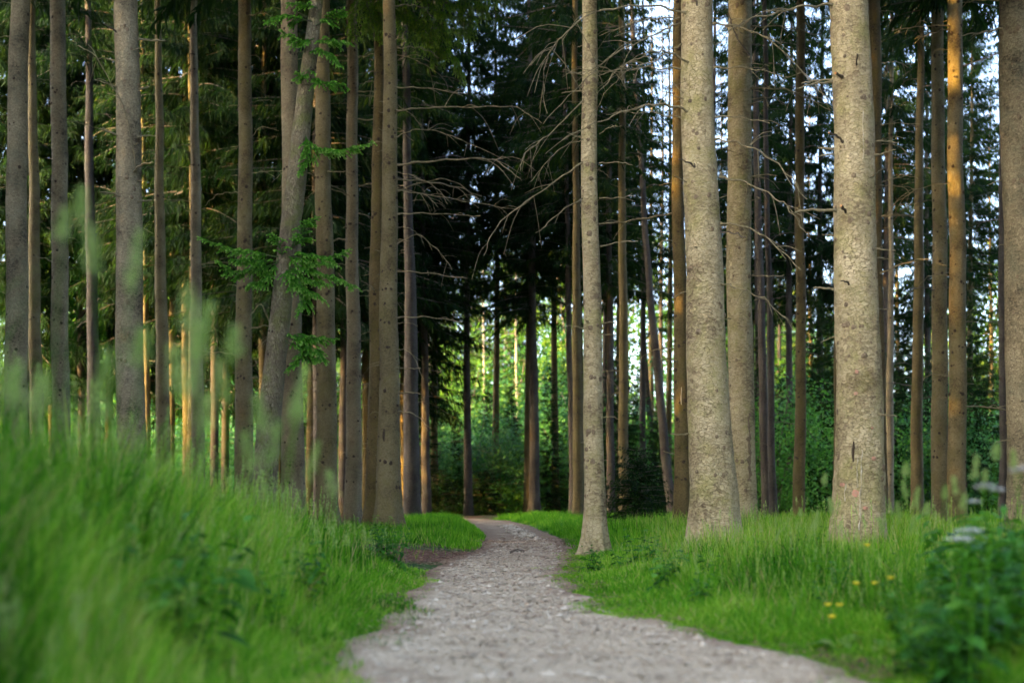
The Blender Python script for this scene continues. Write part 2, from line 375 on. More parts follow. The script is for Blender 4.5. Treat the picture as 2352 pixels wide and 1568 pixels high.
# ------------------------------------------------------------------ grass
def grass(name, x, y, L, tint, W, label, lean=.35, bendy=.55, below=.03):
    N = len(x)
    a = R.uniform(0, 6.28, N); ln = lean * R.random(N)
    D = unit(np.stack([np.cos(a) * ln, np.sin(a) * ln, np.ones(N)], -1))
    b = a + R.normal(0, .6, N); bl = bendy * R.random(N) ** 1.3
    B = np.stack([np.cos(b) * bl, np.sin(b) * bl, -.45 * bl], -1)
    a2 = R.uniform(0, 6.28, N); S = np.stack([np.cos(a2), np.sin(a2), np.zeros(N)], -1)
    V, q, k = ribbons(np.stack([x, y, H(x, y) - below], -1), D, B, L, W, S, [.8, 1, .75, .08])
    o = obj(name, mesh_np(name, V, q, mats=[M_GRASS], tint=np.repeat(tint, k)))
    return tag(o, label, 'grass', kind='stuff')

def clump(x, y, s): return .5 + .5 * np.clip(fbm(x, y, s, 4), -1, 1)

# tall verge beside the camera, left of the path
def left_verge():
    N = 150000
    y = 1.0 * (26 / 1.0) ** (R.random(N) ** .8)
    l, _ = path_edges(y); w = np.minimum(.40 * y + 1.0, 6) + .4
    s = w * R.random(N) ** 1.4 - .17
    x = l - s + .15 * fbm(y, y * 0 + 3, 2.2, 4)
    c = clump(x, y, 1.6)
    L = (.075 + .50 * sstep(.02, .95, s) + .56 * sstep(.45, 1.3, s) * (1 - sstep(3.5, 9, y))) * (1 - .52 * sstep(9, 16, y)) * (.55 + .6 * c) * R.uniform(.55, 1.15, N)
    bare = (y > 13.2) & (y < 18.6) & (s < 1.9)
    keep = (~bare | (R.random(N) < .05)) & (R.random(N) < .35 + .8 * c)
    keep &= ~((y > 17) & (R.random(N) < .4))
    x, y, L, c = x[keep], y[keep], L[keep], c[keep]
    t = (-.06 + .84 * clump(x, y, 2.6) + R.normal(0, .17, len(x))).clip(0, .82); t = np.where(R.random(len(x)) < .085, R.uniform(.84, 1, len(x)), t)
    W = (.0035 + .0045 * R.random(len(x)) ** 2) * (1 + .03 * y)
    W = np.where((R.random(len(x)) < .06) & (y < 7), W * 2.6, W)
    grass('grass', x, y, L, t, W, 'tall soft green grass on the bank beside the path under the grey trunks')
def right_verge():
    N = 150000
    y = 3.4 * (26 / 3.4) ** (R.random(N) ** .85)
    _, r = path_edges(y); w = np.clip(.40 * y + .8 - r, 1.2, 6)
    s = w * R.random(N) ** 1.4 - .17
    x = r + s + .17 * fbm(y, y * 0 + 5, 2., 4)
    c = clump(x, y, 1.7)
    L = (.05 + .40 * sstep(0.3, 1.6, s) + .20 * sstep(.2, .8, s) * (1 - sstep(4.8, 7.0, y))) * (.55 + .6 * c) * R.uniform(.5, 1.15, N)
    keep = R.random(N) < .35 + .8 * c
    x, y, L, c, s = x[keep], y[keep], L[keep], c[keep], s[keep]
    t = (.04 + .66 * clump(x, y, 2.2) + .16 * sstep(9, 15, y) + R.normal(0, .19, len(x))).clip(0, .8); t = np.where(R.random(len(x)) < .07 + .10 * sstep(9, 14, y), R.uniform(.84, 1, len(x)), t)
    W = (.0032 + .004 * R.random(len(x)) ** 2) * (1 + .03 * y)
    grass('grass', x, y, L, t, W, 'bright green grass at the feet of the thick scaly trunks')
def floor_grass():
    # tussocks on both sides of the bend, and thin pale grass on the wood floor behind the thick trunks
    N = 42000
    y = R.uniform(18.5, 50, N); l, r = path_edges(y)
    side = R.random(N) < .5
    s = np.abs(R.normal(0, 1.1, N)) + .02
    x = np.where(side, l - s, r + s)
    c = clump(x, y, 1.1)
    keep = R.random(N) < .25 + .9 * c
    x, y, s, c = x[keep], y[keep], s[keep], c[keep]
    L = (.10 + .20 * sstep(0, .5, s)) * (.5 + .7 * c) * R.uniform(.6, 1.2, len(x))
    t = (.15 + .4 * clump(x, y, 1.5) + R.normal(0, .12, len(x))).clip(0, .82)
    grass('grass', x, y, L, t, .007 + .006 * R.random(len(x)), 'grass tussocks lining the far bend of the path')
    N = 52000
    y = R.uniform(15, 52, N); _, r = path_edges(y)
    x = r + .6 + (np.minimum(.42 * y, 18) - r) * R.random(N)
    c = clump(x, y, .8); keep = R.random(N) < c * 1.1
    x, y, c = x[keep], y[keep], c[keep]
    L = (.16 + .16 * c) * R.uniform(.6, 1.3, len(x))
    t = (.40 + .3 * clump(x, y, 1.3) + R.normal(0, .14, len(x))).clip(0, .9)
    grass('grass', x, y, L, t, .008 + .006 * R.random(len(x)), 'thin pale grass on the wood floor behind the thick scaly trunks')
def fringe():
    N = 110000
    y = 3.6 * (19 / 3.6) ** (R.random(N) ** .85); l, r = path_edges(y); right = R.random(N) < .68
    s = .95 * R.random(N) ** 1.15 - .12
    x = np.where(right, r + s + .13 * fbm(y, y * 0 + 5, 2., 4), l - s * .6 + .10 * fbm(y, y * 0 + 3, 2.2, 4))
    c = clump(x, y, 2.4); keep = (R.random(N) < .25 + 1.3 * c) & ~(~right & (y > 13.2))
    x, y, s, c = x[keep], y[keep], s[keep], c[keep]
    L = (.035 + .11 * sstep(-.1, .7, s)) * (.6 + .6 * c) * R.uniform(.6, 1.2, len(x))
    t = (.30 + .34 * clump(x, y, 3.) + R.normal(0, .14, len(x))).clip(0, .82); t = np.where(R.random(len(x)) < .04, .95, t)
    grass('grass', x, y, L, t, (.0034 + .003 * R.random(len(x))) * (1 + .03 * y), 'short bright grass creeping over the rim of the gravel path', .9, .7, .01)
left_verge(); right_verge(); floor_grass(); fringe()
def seed_tops(x, y, hgt, label, rad=.02):
    N = len(x); z0 = H(x, y); ln = R.uniform(-.16, .16, (N, 2)); mb = MB()
    tipx, tipy = x + ln[:, 0] * hgt, y + ln[:, 1] * hgt
    D = np.stack([tipx - x, tipy - y, hgt], -1); S = unit(np.stack([R.normal(size=N), R.normal(size=N), np.zeros(N)], -1))
    V, q, k = ribbons(np.stack([x, y, z0], -1), unit(D), np.zeros((N, 3)), np.linalg.norm(D, axis=1), .0028 * (1 + .05 * y), S, [1, .8, .5]); mb.add(V, q, m=1, tint=np.repeat(R.uniform(.3, .8, N), k))
    n = 34; f = R.random((N, n)); hd = R.uniform(.06, .15, N)[:, None]; a = R.uniform(0, 6.28, (N, n)); rr = rad * R.uniform(.5, 1.3, (N, 1)) * (1 - .8 * f) * R.random((N, n)) ** .6
    w = 1 - (1 - f) * hd / hgt[:, None]
    p = np.stack([x[:, None] + (tipx - x)[:, None] * w + np.cos(a) * rr, y[:, None] + (tipy - y)[:, None] * w + np.sin(a) * rr, z0[:, None] + hgt[:, None] * w], -1).reshape(-1, 3)
    D = unit(np.stack([np.cos(a) * .6, np.sin(a) * .6, np.ones_like(a)], -1).reshape(-1, 3)); M = len(p); S = unit(np.cross(D, R.normal(size=(M, 3))))
    V, q, k = ribbons(p, D, np.zeros((M, 3)), R.uniform(.006, .012, M), .0038 * (1 + .04 * p[:, 1]), S, [.3, 1, .1]); mb.add(V, q, m=0, tint=np.repeat(R.random(M), k))
    tag(obj('grass', mb.mesh('grass', [M_SEED, M_GRASS])), label, 'grass', kind='stuff')
n = 1100; y = R.uniform(1.8, 13, n); l, _ = path_edges(y); sdist = .35 + np.minimum(.36 * y + .3, 3.2) * R.random(n); x = l - sdist
seed_tops(x, y, (.35 + .62 * sstep(.3, 1.2, sdist) * (1 - .6 * sstep(4, 11, y))) * R.uniform(.75, 1.12, n), 'pale flowering grass tops over the bank beside the path')
n = 900; y = R.uniform(5.5, 16, n); _, r = path_edges(y); sdist = .5 + np.minimum(.36 * y, 4.6) * R.random(n); x = r + sdist
seed_tops(x, y, (.16 + .5 * R.random(n) ** 1.4) * (.6 + .4 * sstep(.6, 2, sdist)), 'thin straw-coloured grass tops before the thick scaly trunks', .012)

# ------------------------------------------------------------------ trunks and branches
class Tree: pass
TREES = {}
def make_trunk(pts, d, mat, seed, topz=26., knots=60, seg=28, flare=1.35, lobes=5):
    """pts: (px, py, width px), top first; returns mesh in local coordinates with its axis functions"""
    rg = np.random.default_rng(seed)
    p = sorted(pts, key=lambda q: -q[1])
    zz = np.array([CAMZ - (q[1] - HY) / F * d for q in p]); xx = np.array([(q[0] - CX) / F * d for q in p]); rr = np.array([q[2] / F * d / 2 for q in p])
    x0 = xx[0] + (xx[1] - xx[0]) / (zz[1] - zz[0]) * (0 - zz[0]) * .5
    z0 = float(H(x0, d))
    sl_t = np.clip((xx[-1] - xx[-2]) / (zz[-1] - zz[-2]), -.06, .06)
    zz = np.concatenate([[z0 - .25], zz, [topz]])
    xx = np.concatenate([[x0], xx, [xx[-1] + sl_t * (topz - zz[-2])]])
    rr = np.concatenate([[rr[0] * 1.06], rr, [.04]])
    from numpy import interp
    zl = np.concatenate([np.arange(-.2, 1.2, .05), np.arange(1.2, CAMZ + 1150 / F * d + 1.5, .13)]); zl = np.concatenate([zl, np.linspace(zl[-1] + .5, topz - z0, 9)])
    wob = .014 * np.sin(zl * .9 + seed) + .008 * np.sin(zl * 2.3 + seed * 2)
    def smooth_interp(z, a):
        s = np.zeros_like(z, float)
        for k in (-.5, -.25, 0, .25, .5): s += interp(z + k * .9, zz, a)
        return s / 5
    cx = smooth_interp(zl + z0, xx) - x0 + wob; r = smooth_interp(zl + z0, rr)
    cy = .01 * np.sin(zl * 1.1 + seed * 3)
    r = r * (1 + (flare - 1) * .8 * np.exp(-np.maximum(zl, 0) / .22))
    a = np.arange(seg) / seg * 2 * math.pi
    A, Z = np.meshgrid(a, zl); Rr = np.repeat(r[:, None], seg, 1)
    lob = np.exp(-np.maximum(Z, 0) / .30) * .30 * np.cos(lobes * A + seed + .6 * np.sin(2 * A))
    rough = .018 * np.sin(3 * A + Z * 2.1 + seed) + .012 * np.sin(7 * A - Z * 5.3) + .012 * np.sin(5 * A + Z * 11 + seed) + .010 * rg.normal(size=A.shape)
    Rr = Rr * (1 + lob * (flare - 1) * 2.2 + rough)
    V = np.stack([cx[:, None] + Rr * np.cos(A), cy[:, None] + Rr * np.sin(A), Z], -1).reshape(-1, 3)
    n = len(zl); i = np.arange(n - 1)[:, None] * seg; j = np.arange(seg)[None, :]; j2 = (j + 1) % seg
    Q = np.stack([i + j, i + j2, i + seg + j2, i + seg + j], -1).reshape(-1, 4)
    mb = MB(); mb.add(V, Q)
    fx = lambda z: interp(z, zl, cx); fr = lambda z: interp(z, zl, r); fy = lambda z: interp(z, zl, cy)
    # knots: low dark collars where branches have fallen
    zmax = CAMZ + 1150 / F * d + .5
    whorls = np.cumsum(rg.uniform(.28, .62, 60)) + .5
    for k in range(knots):
        z = rg.uniform(.7, zmax) if rg.random() < .45 else float(rg.choice(whorls[whorls < max(zmax, 1.5)])) + rg.normal(0, .02)
        ang = rg.uniform(math.pi, 2 * math.pi) if rg.random() < .85 else rg.uniform(0, math.pi)
        R0 = fr(z); kr = rg.uniform(.007, .019) * (1.05 + d * .008) * (1.05 if d < 18 else 1.)
        nrm = np.array([math.cos(ang), math.sin(ang), 0]); tg = np.array([-math.sin(ang), math.cos(ang), 0]); up = np.array([0, 0, 1.])
        c = np.array([fx(z), fy(z), z]) + nrm * (R0 * .985)
        b = np.arange(7) / 7 * 2 * math.pi
        ring = lambda rad, out: c + nrm * out + rad * (np.cos(b)[:, None] * tg + np.sin(b)[:, None] * up * 1.1) * rg.uniform(.8, 1.2, (7, 1))
        hh = rg.uniform(.004, .022) * (.7 if d < 18 else 1.)
        W = np.vstack([ring(kr * 1.5, 0), ring(kr * .7, hh), (c + nrm * hh * .7)[None]])
        jj = np.arange(7); T = np.stack([7 + jj, 7 + (jj + 1) % 7, np.full(7, 14)], -1)
        mb.add(W, np.stack([jj, (jj + 1) % 7, 7 + (jj + 1) % 7, 7 + jj], -1), T, m=1)
    me = mb.mesh('trunk', [mat, M_KNOTS if d < 23 else M_KNOT])
    return me, (x0, d, z0), fx, fy, fr

def branch_mesh(pts, r0, r1, mat, twigs=0, seed=0, cut=False, m=6):
    rg = np.random.default_rng(seed)
    n = max(8, int(len(pts) * 5)); c = smooth_line(pts, n)
    Lc = min(1., np.linalg.norm(np.asarray(pts[-1]) - np.asarray(pts[0])) / .8)
    c[1:] += Lc * rg.normal(0, .004, (n - 1, 3)) + Lc * .010 * np.sin(np.arange(1, n)[:, None] * 1.3 + rg.uniform(0, 6, 3))
    mb = MB(); rad = r0 + (r1 - r0) * np.linspace(0, 1, n) ** .85
    rad = rad * (1 + .10 * rg.normal(size=n)); rad[0] = r0 * 1.5
    V, Q, T = tube(c, rad, m)
    mb.add(V, Q); mb.add(V, None, T, m=1 if cut else 0)
    Lt = np.linalg.norm(np.diff(c, axis=0), axis=1).sum()
    for k in range(twigs):
        i = int(rg.uniform(.25, .92) * (n - 1)); t = unit(c[min(i + 1, n - 1)] - c[i - 1])
        dv = unit(t + rg.normal(0, .75, 3) * np.array([1, 1, .7])); ln = Lt * rg.uniform(.10, .32)
        q = [c[i], c[i] + dv * ln * .5 + np.array([0, 0, .02 * rg.normal()]), c[i] + dv * ln + np.array([0, 0, -.25 * ln])]
        V, Q, T = tube(smooth_line(q, 6), np.linspace(rad[i] * .6, r1 * .7, 6), 4); mb.add(V, Q, T)
    return mb.mesh('branch', [mat, M_CUT])

def front_tree(key, pts, d, mat, label, knots=60, nb=10, bl=.7, crown=None, topz=26., twig=None, flare=1.35, dirs=(1, -1), name='spruce_tree', seg=28, bz0=1.2):
    t = Tree(); seed = len(TREES) + 11
    me, loc, fx, fy, fr = make_trunk(pts, d, mat, seed, topz, knots, seg, flare, 4 + seed % 3)
    root = thing(name, label, 'spruce' if 'spruce' in name else 'tree', loc, 'tall trunks standing along the path')
    obj('trunk', me, root)
    t.root, t.loc, t.fx, t.fy, t.fr, t.d = root, np.array(loc), fx, fy, fr, d
    TREES[key] = t
    rg = np.random.default_rng(seed + 500)
    zmax = CAMZ + 1150 / F * d + .3 - loc[2]
    for k in range(nb):
        z = bz0 + (zmax - bz0) * rg.random() ** .75
        s = rg.choice(dirs); ang = (0 if s > 0 else math.pi) + rg.normal(0, .6)
        ln = min(bl * rg.lognormal(-.35, .65), 2.4) * (.5 + .6 * z / zmax)
        dv = np.array([math.cos(ang), math.sin(ang), 0.])
        st = np.array([fx(z), fy(z), z]) + dv * fr(z) * .9
        up = rg.uniform(-.15, .35); dr = rg.uniform(.0, .55)
        q = [st, st + dv * ln * .35 + np.array([0, 0, up * ln * .35]), st + dv * ln * .7 + np.array([0, 0, (up * .6 - dr * .25) * ln]), st + dv * ln + np.array([0, 0, (up * .5 - dr) * ln])]
        r0 = .0045 + .0065 * min(ln, 1.6) + .00012 * d
        obj('branch', branch_mesh(q, r0, r0 * .35, twig or M_TWIG, int(rg.integers(0, 4)) if ln > .5 else 0, seed * 100 + k, cut=False, m=5), root)
    for k in range(12 if d < 46 else 5):
        z = rg.uniform(.9, zmax); ang = (0 if rg.random() < .5 else math.pi) + rg.normal(0, .7); ln = rg.uniform(.05, .26)
        dv = np.array([math.cos(ang), math.sin(ang), rg.uniform(-.35, .35)]); st = np.array([fx(z), fy(z), z]) + dv * fr(z) * .9
        obj('branch_stub', branch_mesh([st, st + dv * ln * .5, st + dv * ln + np.array([0, 0, rg.uniform(-.1, .1) * ln])], .009, .005, twig or M_TWIG, 0, seed * 77 + k, m=5), root)
    if crown is not None: put_crown(t, *crown)
    return t

def hand_branch(key, px, w0, w1=2., mat=None, twigs=2, dep=0., cut=False):
    """branch along a line read off the photo, standing at its tree's distance, bending dep metres towards the camera"""
    t = TREES[key]; n = len(px)
    pts = []
    for i, (x, y) in enumerate(px):
        f = i / max(n - 1, 1); dd = t.d - dep * f - t.fr(2.) * .55 * (1 - f)
        pts.append(P(x, y, dd) - t.loc)
    z0 = pts[0][2]
    k = t.d / F * .29
    obj('branch', branch_mesh(pts, w0 * k, w1 * k, mat or M_TWIG, twigs * 2 + (2 if n > 3 else 0), int(px[0][0] * 7 + px[0][1]), cut), t.root)

# ---- crowns (hanging spruce foliage)
def spruce_crown(seed, h0, h1, Rm, gap=.45, nb=6, step=.12, tw=.55, low=1.0, wide=.065, dens=1.0, sway=.0):
    rg = np.random.default_rng(seed)
    P0 = []; D = []; B = []; L = []; W = []; bp = []; bt = []
    mb = MB()
    z = h0
    while z < h1 - .3:
        t = (z - h0) / (h1 - h0)
        for _ in range(nb):
            if rg.random() > dens: continue
            a = rg.uniform(0, 6.28)
            ln = Rm * (1 - t) ** .7 * (low + (1 - low) * min(1, t * 6)) * rg.uniform(.55, 1.15) + .12
            out = np.array([math.cos(a), math.sin(a), 0]); sd = np.array([-out[1], out[0], 0])
            zz = z + rg.uniform(-.25, .25)
            up = (.05 + .35 * t) * rg.uniform(.3, 1.4); dr = (.42 - .30 * t) * rg.uniform(.6, 1.3)
            n = max(3, int(ln / step))
            s = np.linspace(.12, 1, n)
            c = out[None] * (s * ln)[:, None]; c[:, 2] = zz + ln * (up * s - dr * s * s + .10 * s ** 4)
            V, Q, T = tube(c[::max(1, n // 5)] if n > 6 else c, np.linspace(.018, .005, len(c[::max(1, n // 5)] if n > 6 else c)) * (.5 + ln / 4), 3, False)
            mb.add(V, Q, None, m=1)
            for sg in (1, -1, 0):
                k = n
                tl = tw * (1.05 - .55 * s) * rg.uniform(.3, 1.3, k) * (.55 + .45 * min(1, ln / 2))
                dv = out * rg.uniform(.1, .9, (k, 1)) + sd * (sg * rg.uniform(.25, 1., (k, 1))) + np.array([0, 0, -1.]) * rg.uniform(.15, 1.3, (k, 1))
                P0.append(c + rg.normal(0, .03, (k, 3))); D.append(unit(dv)); L.append(tl); W.append(wide * rg.uniform(.6, 1.3, k))
                B.append(np.stack([np.zeros(k), np.zeros(k), -rg.uniform(.1, .5, k)], -1))
        z += gap * rg.uniform(.75, 1.25)
    P0, D, B, L, W = map(np.concatenate, (P0, D, B, L, W))
    N = len(P0); sv = unit(np.cross(D, unit(rg.normal(size=(N, 3)))))
    V, q, k = ribbons(P0, D, B, L, W, sv, [.5, 1, .12])
    ti = np.clip(.42 + .30 * fbm(P0[:, 0] * 1.3 + P0[:, 2] * .7, P0[:, 1] * 1.3 - P0[:, 2], 1., 4) + rg.normal(0, .16, N), 0, 1)
    mb.add(V, q, None, m=0, tint=np.repeat(ti, k))
    return mb.mesh('crown', [M_NEEDLE, M_TWIGD])

CROWN = {
    'high': [spruce_crown(s, 0, 16, 3.7, .42, 7, .14, .6, .8, .09) for s in (1, 2)],
    'mid': [spruce_crown(s, 0, 18, 2.6, .48, 6, .075, .48, .75, .04) for s in (3, 4, 5)],
    'deep': [spruce_crown(s, 0, 20, 3.1, .42, 7, .075, .55, 1., .042) for s in (6, 7, 8)],
    'thin': [spruce_crown(s, 0, 18, 2.2, .6, 4, .08, .42, .8, .036, .75) for s in (9, 10)],
    'young': [spruce_crown(s, 0, 3.0, 1.25, .16, 7, .05, .22, .9, .03) for s in (12, 13)],
}
def put_crown(t, kind, z, sc_=1., k=0):
    c = obj('crown', CROWN[kind][k % len(CROWN[kind])], t.root)
    c.location = (float(t.fx(z)), 0, z); c.rotation_euler.z = R.uniform(0, 6.28); c.scale = (sc_, sc_, sc_)
    return c

FT = front_tree
# ---- the trees on the grey side
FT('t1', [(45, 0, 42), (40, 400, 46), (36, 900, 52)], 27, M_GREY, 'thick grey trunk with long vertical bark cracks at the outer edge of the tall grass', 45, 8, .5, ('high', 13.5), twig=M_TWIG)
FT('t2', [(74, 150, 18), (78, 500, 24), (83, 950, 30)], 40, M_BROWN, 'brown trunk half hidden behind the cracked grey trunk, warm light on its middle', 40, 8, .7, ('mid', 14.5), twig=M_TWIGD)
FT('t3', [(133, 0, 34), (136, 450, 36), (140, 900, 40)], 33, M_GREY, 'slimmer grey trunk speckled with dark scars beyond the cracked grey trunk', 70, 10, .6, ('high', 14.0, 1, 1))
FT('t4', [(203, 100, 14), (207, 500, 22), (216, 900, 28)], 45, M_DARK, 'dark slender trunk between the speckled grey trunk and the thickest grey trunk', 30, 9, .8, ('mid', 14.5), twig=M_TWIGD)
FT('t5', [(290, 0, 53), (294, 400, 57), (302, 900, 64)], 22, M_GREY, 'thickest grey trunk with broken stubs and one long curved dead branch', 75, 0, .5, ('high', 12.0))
FT('t6', [(327, 150, 10), (330, 450, 12), (336, 950, 18)], 52, M_BROWN, 'thin orange-lit trunk peeking out behind the thickest grey trunk', 20, 12, .9, ('mid', 11.5), twig=M_TWIG)
FT('t7', [(363, 60, 14), (366, 400, 20), (374, 950, 32)], 38, M_BROWN, 'slender brown trunk with an amber patch next to the thickest grey trunk', 55, 10, .7, ('mid', 14.5, 1, 1), twig=M_TWIGD)
FT('t8', [(425, 250, 12), (426, 600, 17), (430, 1000, 22)], 52, M_OLIVE, 'dim olive trunk close behind a slender grey-brown trunk', 30, 10, .8, ('mid', 12, 1, 2), twig=M_TWIGD)
FT('t9', [(445, 0, 15), (449, 500, 23), (454, 1000, 30)], 37, M_PINK, 'slender grey-brown trunk standing just before the dim olive trunk', 60, 10, .8, ('mid', 14.0, 1))
FT('t10', [(563, 0, 28), (562, 500, 33), (560, 1000, 42)], 30, M_BROWN, 'straight tan-brown trunk with dark knot dots left of the leaning trunk', 90, 12, .7, ('high', 12.5, 1, 1), flare=1.25)
FT('t13', [(665, 0, 37), (668, 500, 44), (672, 1000, 52), (674, 1150, 58)], 26.5, M_PINK, 'upright pinkish grey trunk crossed by the leaning trunk', 80, 5, .5, ('high', 12.5))
FT('t14', [(742, -120, 22), (728, 0, 28), (708, 180, 36), (690, 320, 44), (662, 550, 46), (640, 750, 48), (618, 1000, 54), (606, 1150, 62)], 24.5, M_MOSSY, 'leaning mossy trunk carrying fresh green spruce sprigs', 40, 2, .4, None, 13.5)
FT('t15', [(741, 80, 32), (743, 400, 36), (748, 800, 43), (753, 1150, 50)], 27.5, M_BROWN, 'tan trunk just behind the sprigs of the leaning trunk', 90, 10, .8, ('high', 12.5, 1, 1))
FT('t16', [(807, 0, 23), (809, 400, 26), (811, 800, 32), (812, 1180, 40)], 31, M_PINK, 'slim smooth tan trunk with an amber glow, beside a close pair of trunks', 75, 8, .9, ('high', 13.5))
FT('t17', [(869, 80, 21), (867, 500, 29), (865, 900, 37), (860, 1200, 52)], 29, M_OLIVE, 'darker rear trunk of the close pair beside the path', 60, 5, .7, ('high', 12.8, 1, 1))
FT('t18', [(894, 30, 28), (895, 400, 35), (894, 900, 46), (890, 1220, 64)], 25.5, M_BROWN, 'front trunk of the close pair beside the path with long bare branches', 95, 10, .9, ('high', 12.6), dirs=(1, 1, -1), bz0=2)
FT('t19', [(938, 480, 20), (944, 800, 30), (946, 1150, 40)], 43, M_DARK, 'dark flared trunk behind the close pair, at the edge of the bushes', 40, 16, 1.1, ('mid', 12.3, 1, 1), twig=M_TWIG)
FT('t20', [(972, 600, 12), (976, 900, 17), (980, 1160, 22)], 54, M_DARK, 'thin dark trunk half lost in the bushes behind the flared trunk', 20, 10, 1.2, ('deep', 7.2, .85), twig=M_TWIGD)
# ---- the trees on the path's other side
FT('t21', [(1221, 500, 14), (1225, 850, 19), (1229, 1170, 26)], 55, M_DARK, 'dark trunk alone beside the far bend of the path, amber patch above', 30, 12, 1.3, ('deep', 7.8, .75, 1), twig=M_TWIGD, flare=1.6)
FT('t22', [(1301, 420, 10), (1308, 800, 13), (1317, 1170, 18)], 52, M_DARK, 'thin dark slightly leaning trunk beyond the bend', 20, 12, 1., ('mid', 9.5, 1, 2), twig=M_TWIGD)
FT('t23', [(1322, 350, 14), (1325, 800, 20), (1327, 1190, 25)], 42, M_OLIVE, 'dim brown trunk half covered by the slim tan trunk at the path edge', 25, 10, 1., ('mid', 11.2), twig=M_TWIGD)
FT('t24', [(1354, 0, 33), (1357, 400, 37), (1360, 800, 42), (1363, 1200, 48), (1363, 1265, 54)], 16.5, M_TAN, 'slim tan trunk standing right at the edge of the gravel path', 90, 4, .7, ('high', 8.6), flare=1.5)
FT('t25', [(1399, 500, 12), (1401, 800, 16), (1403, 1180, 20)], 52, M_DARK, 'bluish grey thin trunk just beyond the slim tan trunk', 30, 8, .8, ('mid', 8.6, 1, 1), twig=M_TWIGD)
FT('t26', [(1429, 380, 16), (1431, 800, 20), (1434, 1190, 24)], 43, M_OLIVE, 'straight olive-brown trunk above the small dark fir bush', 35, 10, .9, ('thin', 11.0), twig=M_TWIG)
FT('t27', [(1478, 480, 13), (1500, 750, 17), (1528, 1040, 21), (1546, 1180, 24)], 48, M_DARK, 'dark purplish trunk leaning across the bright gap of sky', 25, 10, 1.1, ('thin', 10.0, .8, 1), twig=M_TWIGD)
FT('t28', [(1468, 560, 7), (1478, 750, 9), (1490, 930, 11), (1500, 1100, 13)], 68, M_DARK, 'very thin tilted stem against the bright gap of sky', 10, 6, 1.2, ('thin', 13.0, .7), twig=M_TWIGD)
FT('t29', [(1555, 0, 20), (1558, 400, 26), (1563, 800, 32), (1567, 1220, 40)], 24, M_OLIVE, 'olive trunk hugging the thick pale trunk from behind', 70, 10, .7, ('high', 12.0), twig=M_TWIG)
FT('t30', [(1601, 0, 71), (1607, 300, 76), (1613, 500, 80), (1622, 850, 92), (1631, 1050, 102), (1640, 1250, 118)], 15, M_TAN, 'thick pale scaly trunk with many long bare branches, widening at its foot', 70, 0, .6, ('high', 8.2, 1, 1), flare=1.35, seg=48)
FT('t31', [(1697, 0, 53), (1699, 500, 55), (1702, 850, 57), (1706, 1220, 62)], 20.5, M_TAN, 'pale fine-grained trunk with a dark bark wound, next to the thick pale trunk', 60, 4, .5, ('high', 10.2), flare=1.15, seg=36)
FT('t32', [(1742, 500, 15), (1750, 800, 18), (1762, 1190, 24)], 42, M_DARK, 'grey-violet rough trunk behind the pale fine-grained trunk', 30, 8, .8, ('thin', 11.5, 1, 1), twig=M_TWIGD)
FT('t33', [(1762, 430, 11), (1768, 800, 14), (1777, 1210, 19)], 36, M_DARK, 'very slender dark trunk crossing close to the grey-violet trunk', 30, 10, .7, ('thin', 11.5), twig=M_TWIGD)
FT('t34', [(1837, 0, 19), (1838, 500, 21), (1838, 900, 24), (1837, 1230, 30)], 31, M_OLIVE, 'straight brown trunk midway between the two pale scaly giants', 60, 10, .7, ('thin', 12.8, 1, 1), twig=M_TWIGD)
FT('t35', [(1953, 0, 86), (1960, 350, 91), (1965, 700, 98), (1972, 1000, 107), (1977, 1220, 122)], 14, M_TAN, 'thickest pale scaly trunk with resin streaks and red paint marks', 80, 0, .5, ('high', 7.8), flare=1.3, seg=48)
FT('t36', [(2005, 0, 30), (2010, 400, 30), (2014, 800, 34), (2018, 1200, 40)], 27, M_OLIVE, 'olive trunk tucked behind the resin-streaked trunk', 45, 8, .8, ('high', 13.0), twig=M_TWIG, dirs=(1,))
FT('t36b', [(1928, 600, 16), (1926, 900, 20), (1925, 1200, 26)], 33, M_OLIVE, 'narrow reddish trunk peeking out from behind the resin-streaked trunk', 20, 0, .8, ('high', 13.5), twig=M_TWIG)
FT('t37', [(2113, 250, 16), (2110, 600, 22), (2107, 900, 25), (2106, 1180, 30)], 40, M_OLIVE, 'dark trunk with an amber patch low down, beyond the resin-streaked trunk', 40, 10, .9, ('mid', 13.0, 1, 2), twig=M_TWIGD)
FT('t38', [(2155, 200, 28), (2157, 600, 33), (2159, 900, 36), (2160, 1180, 40)], 30, M_BROWN, 'brown trunk dotted with dark knots, left half of a parallel couple', 80, 10, .9, ('mid', 11.0), twig=M_TWIGD)
FT('t39', [(2194, 0, 32), (2197, 500, 36), (2199, 900, 39), (2201, 1180, 44)], 26, M_BROWN, 'tan trunk glowing orange at the top, right half of a parallel couple', 80, 8, .9, ('high', 12.0, 1, 1), twig=M_TWIG)
FT('t40', [(2302, 250, 16), (2304, 600, 19), (2307, 1130, 24)], 37, M_DARK, 'slender dark trunk close to the grey trunk cut by the picture border', 30, 6, .8, ('mid', 13.0, 1, 1), twig=M_TWIGD)
FT('t41', [(2331, 0, 68), (2340, 400, 74), (2350, 800, 80), (2356, 1100, 88)], 17, M_GREY, 'large shaded grey trunk cut by the picture border', 60, 3, .6, ('high', 9.4), dirs=(-1,))
FT('t42', [(2046, 500, 10), (2045, 850, 15), (2042, 1150, 20)], 46, M_PINK, 'pale violet-grey trunk deep behind the resin-streaked trunk', 20, 6, .8, ('mid', 12.5), twig=M_TWIGD)

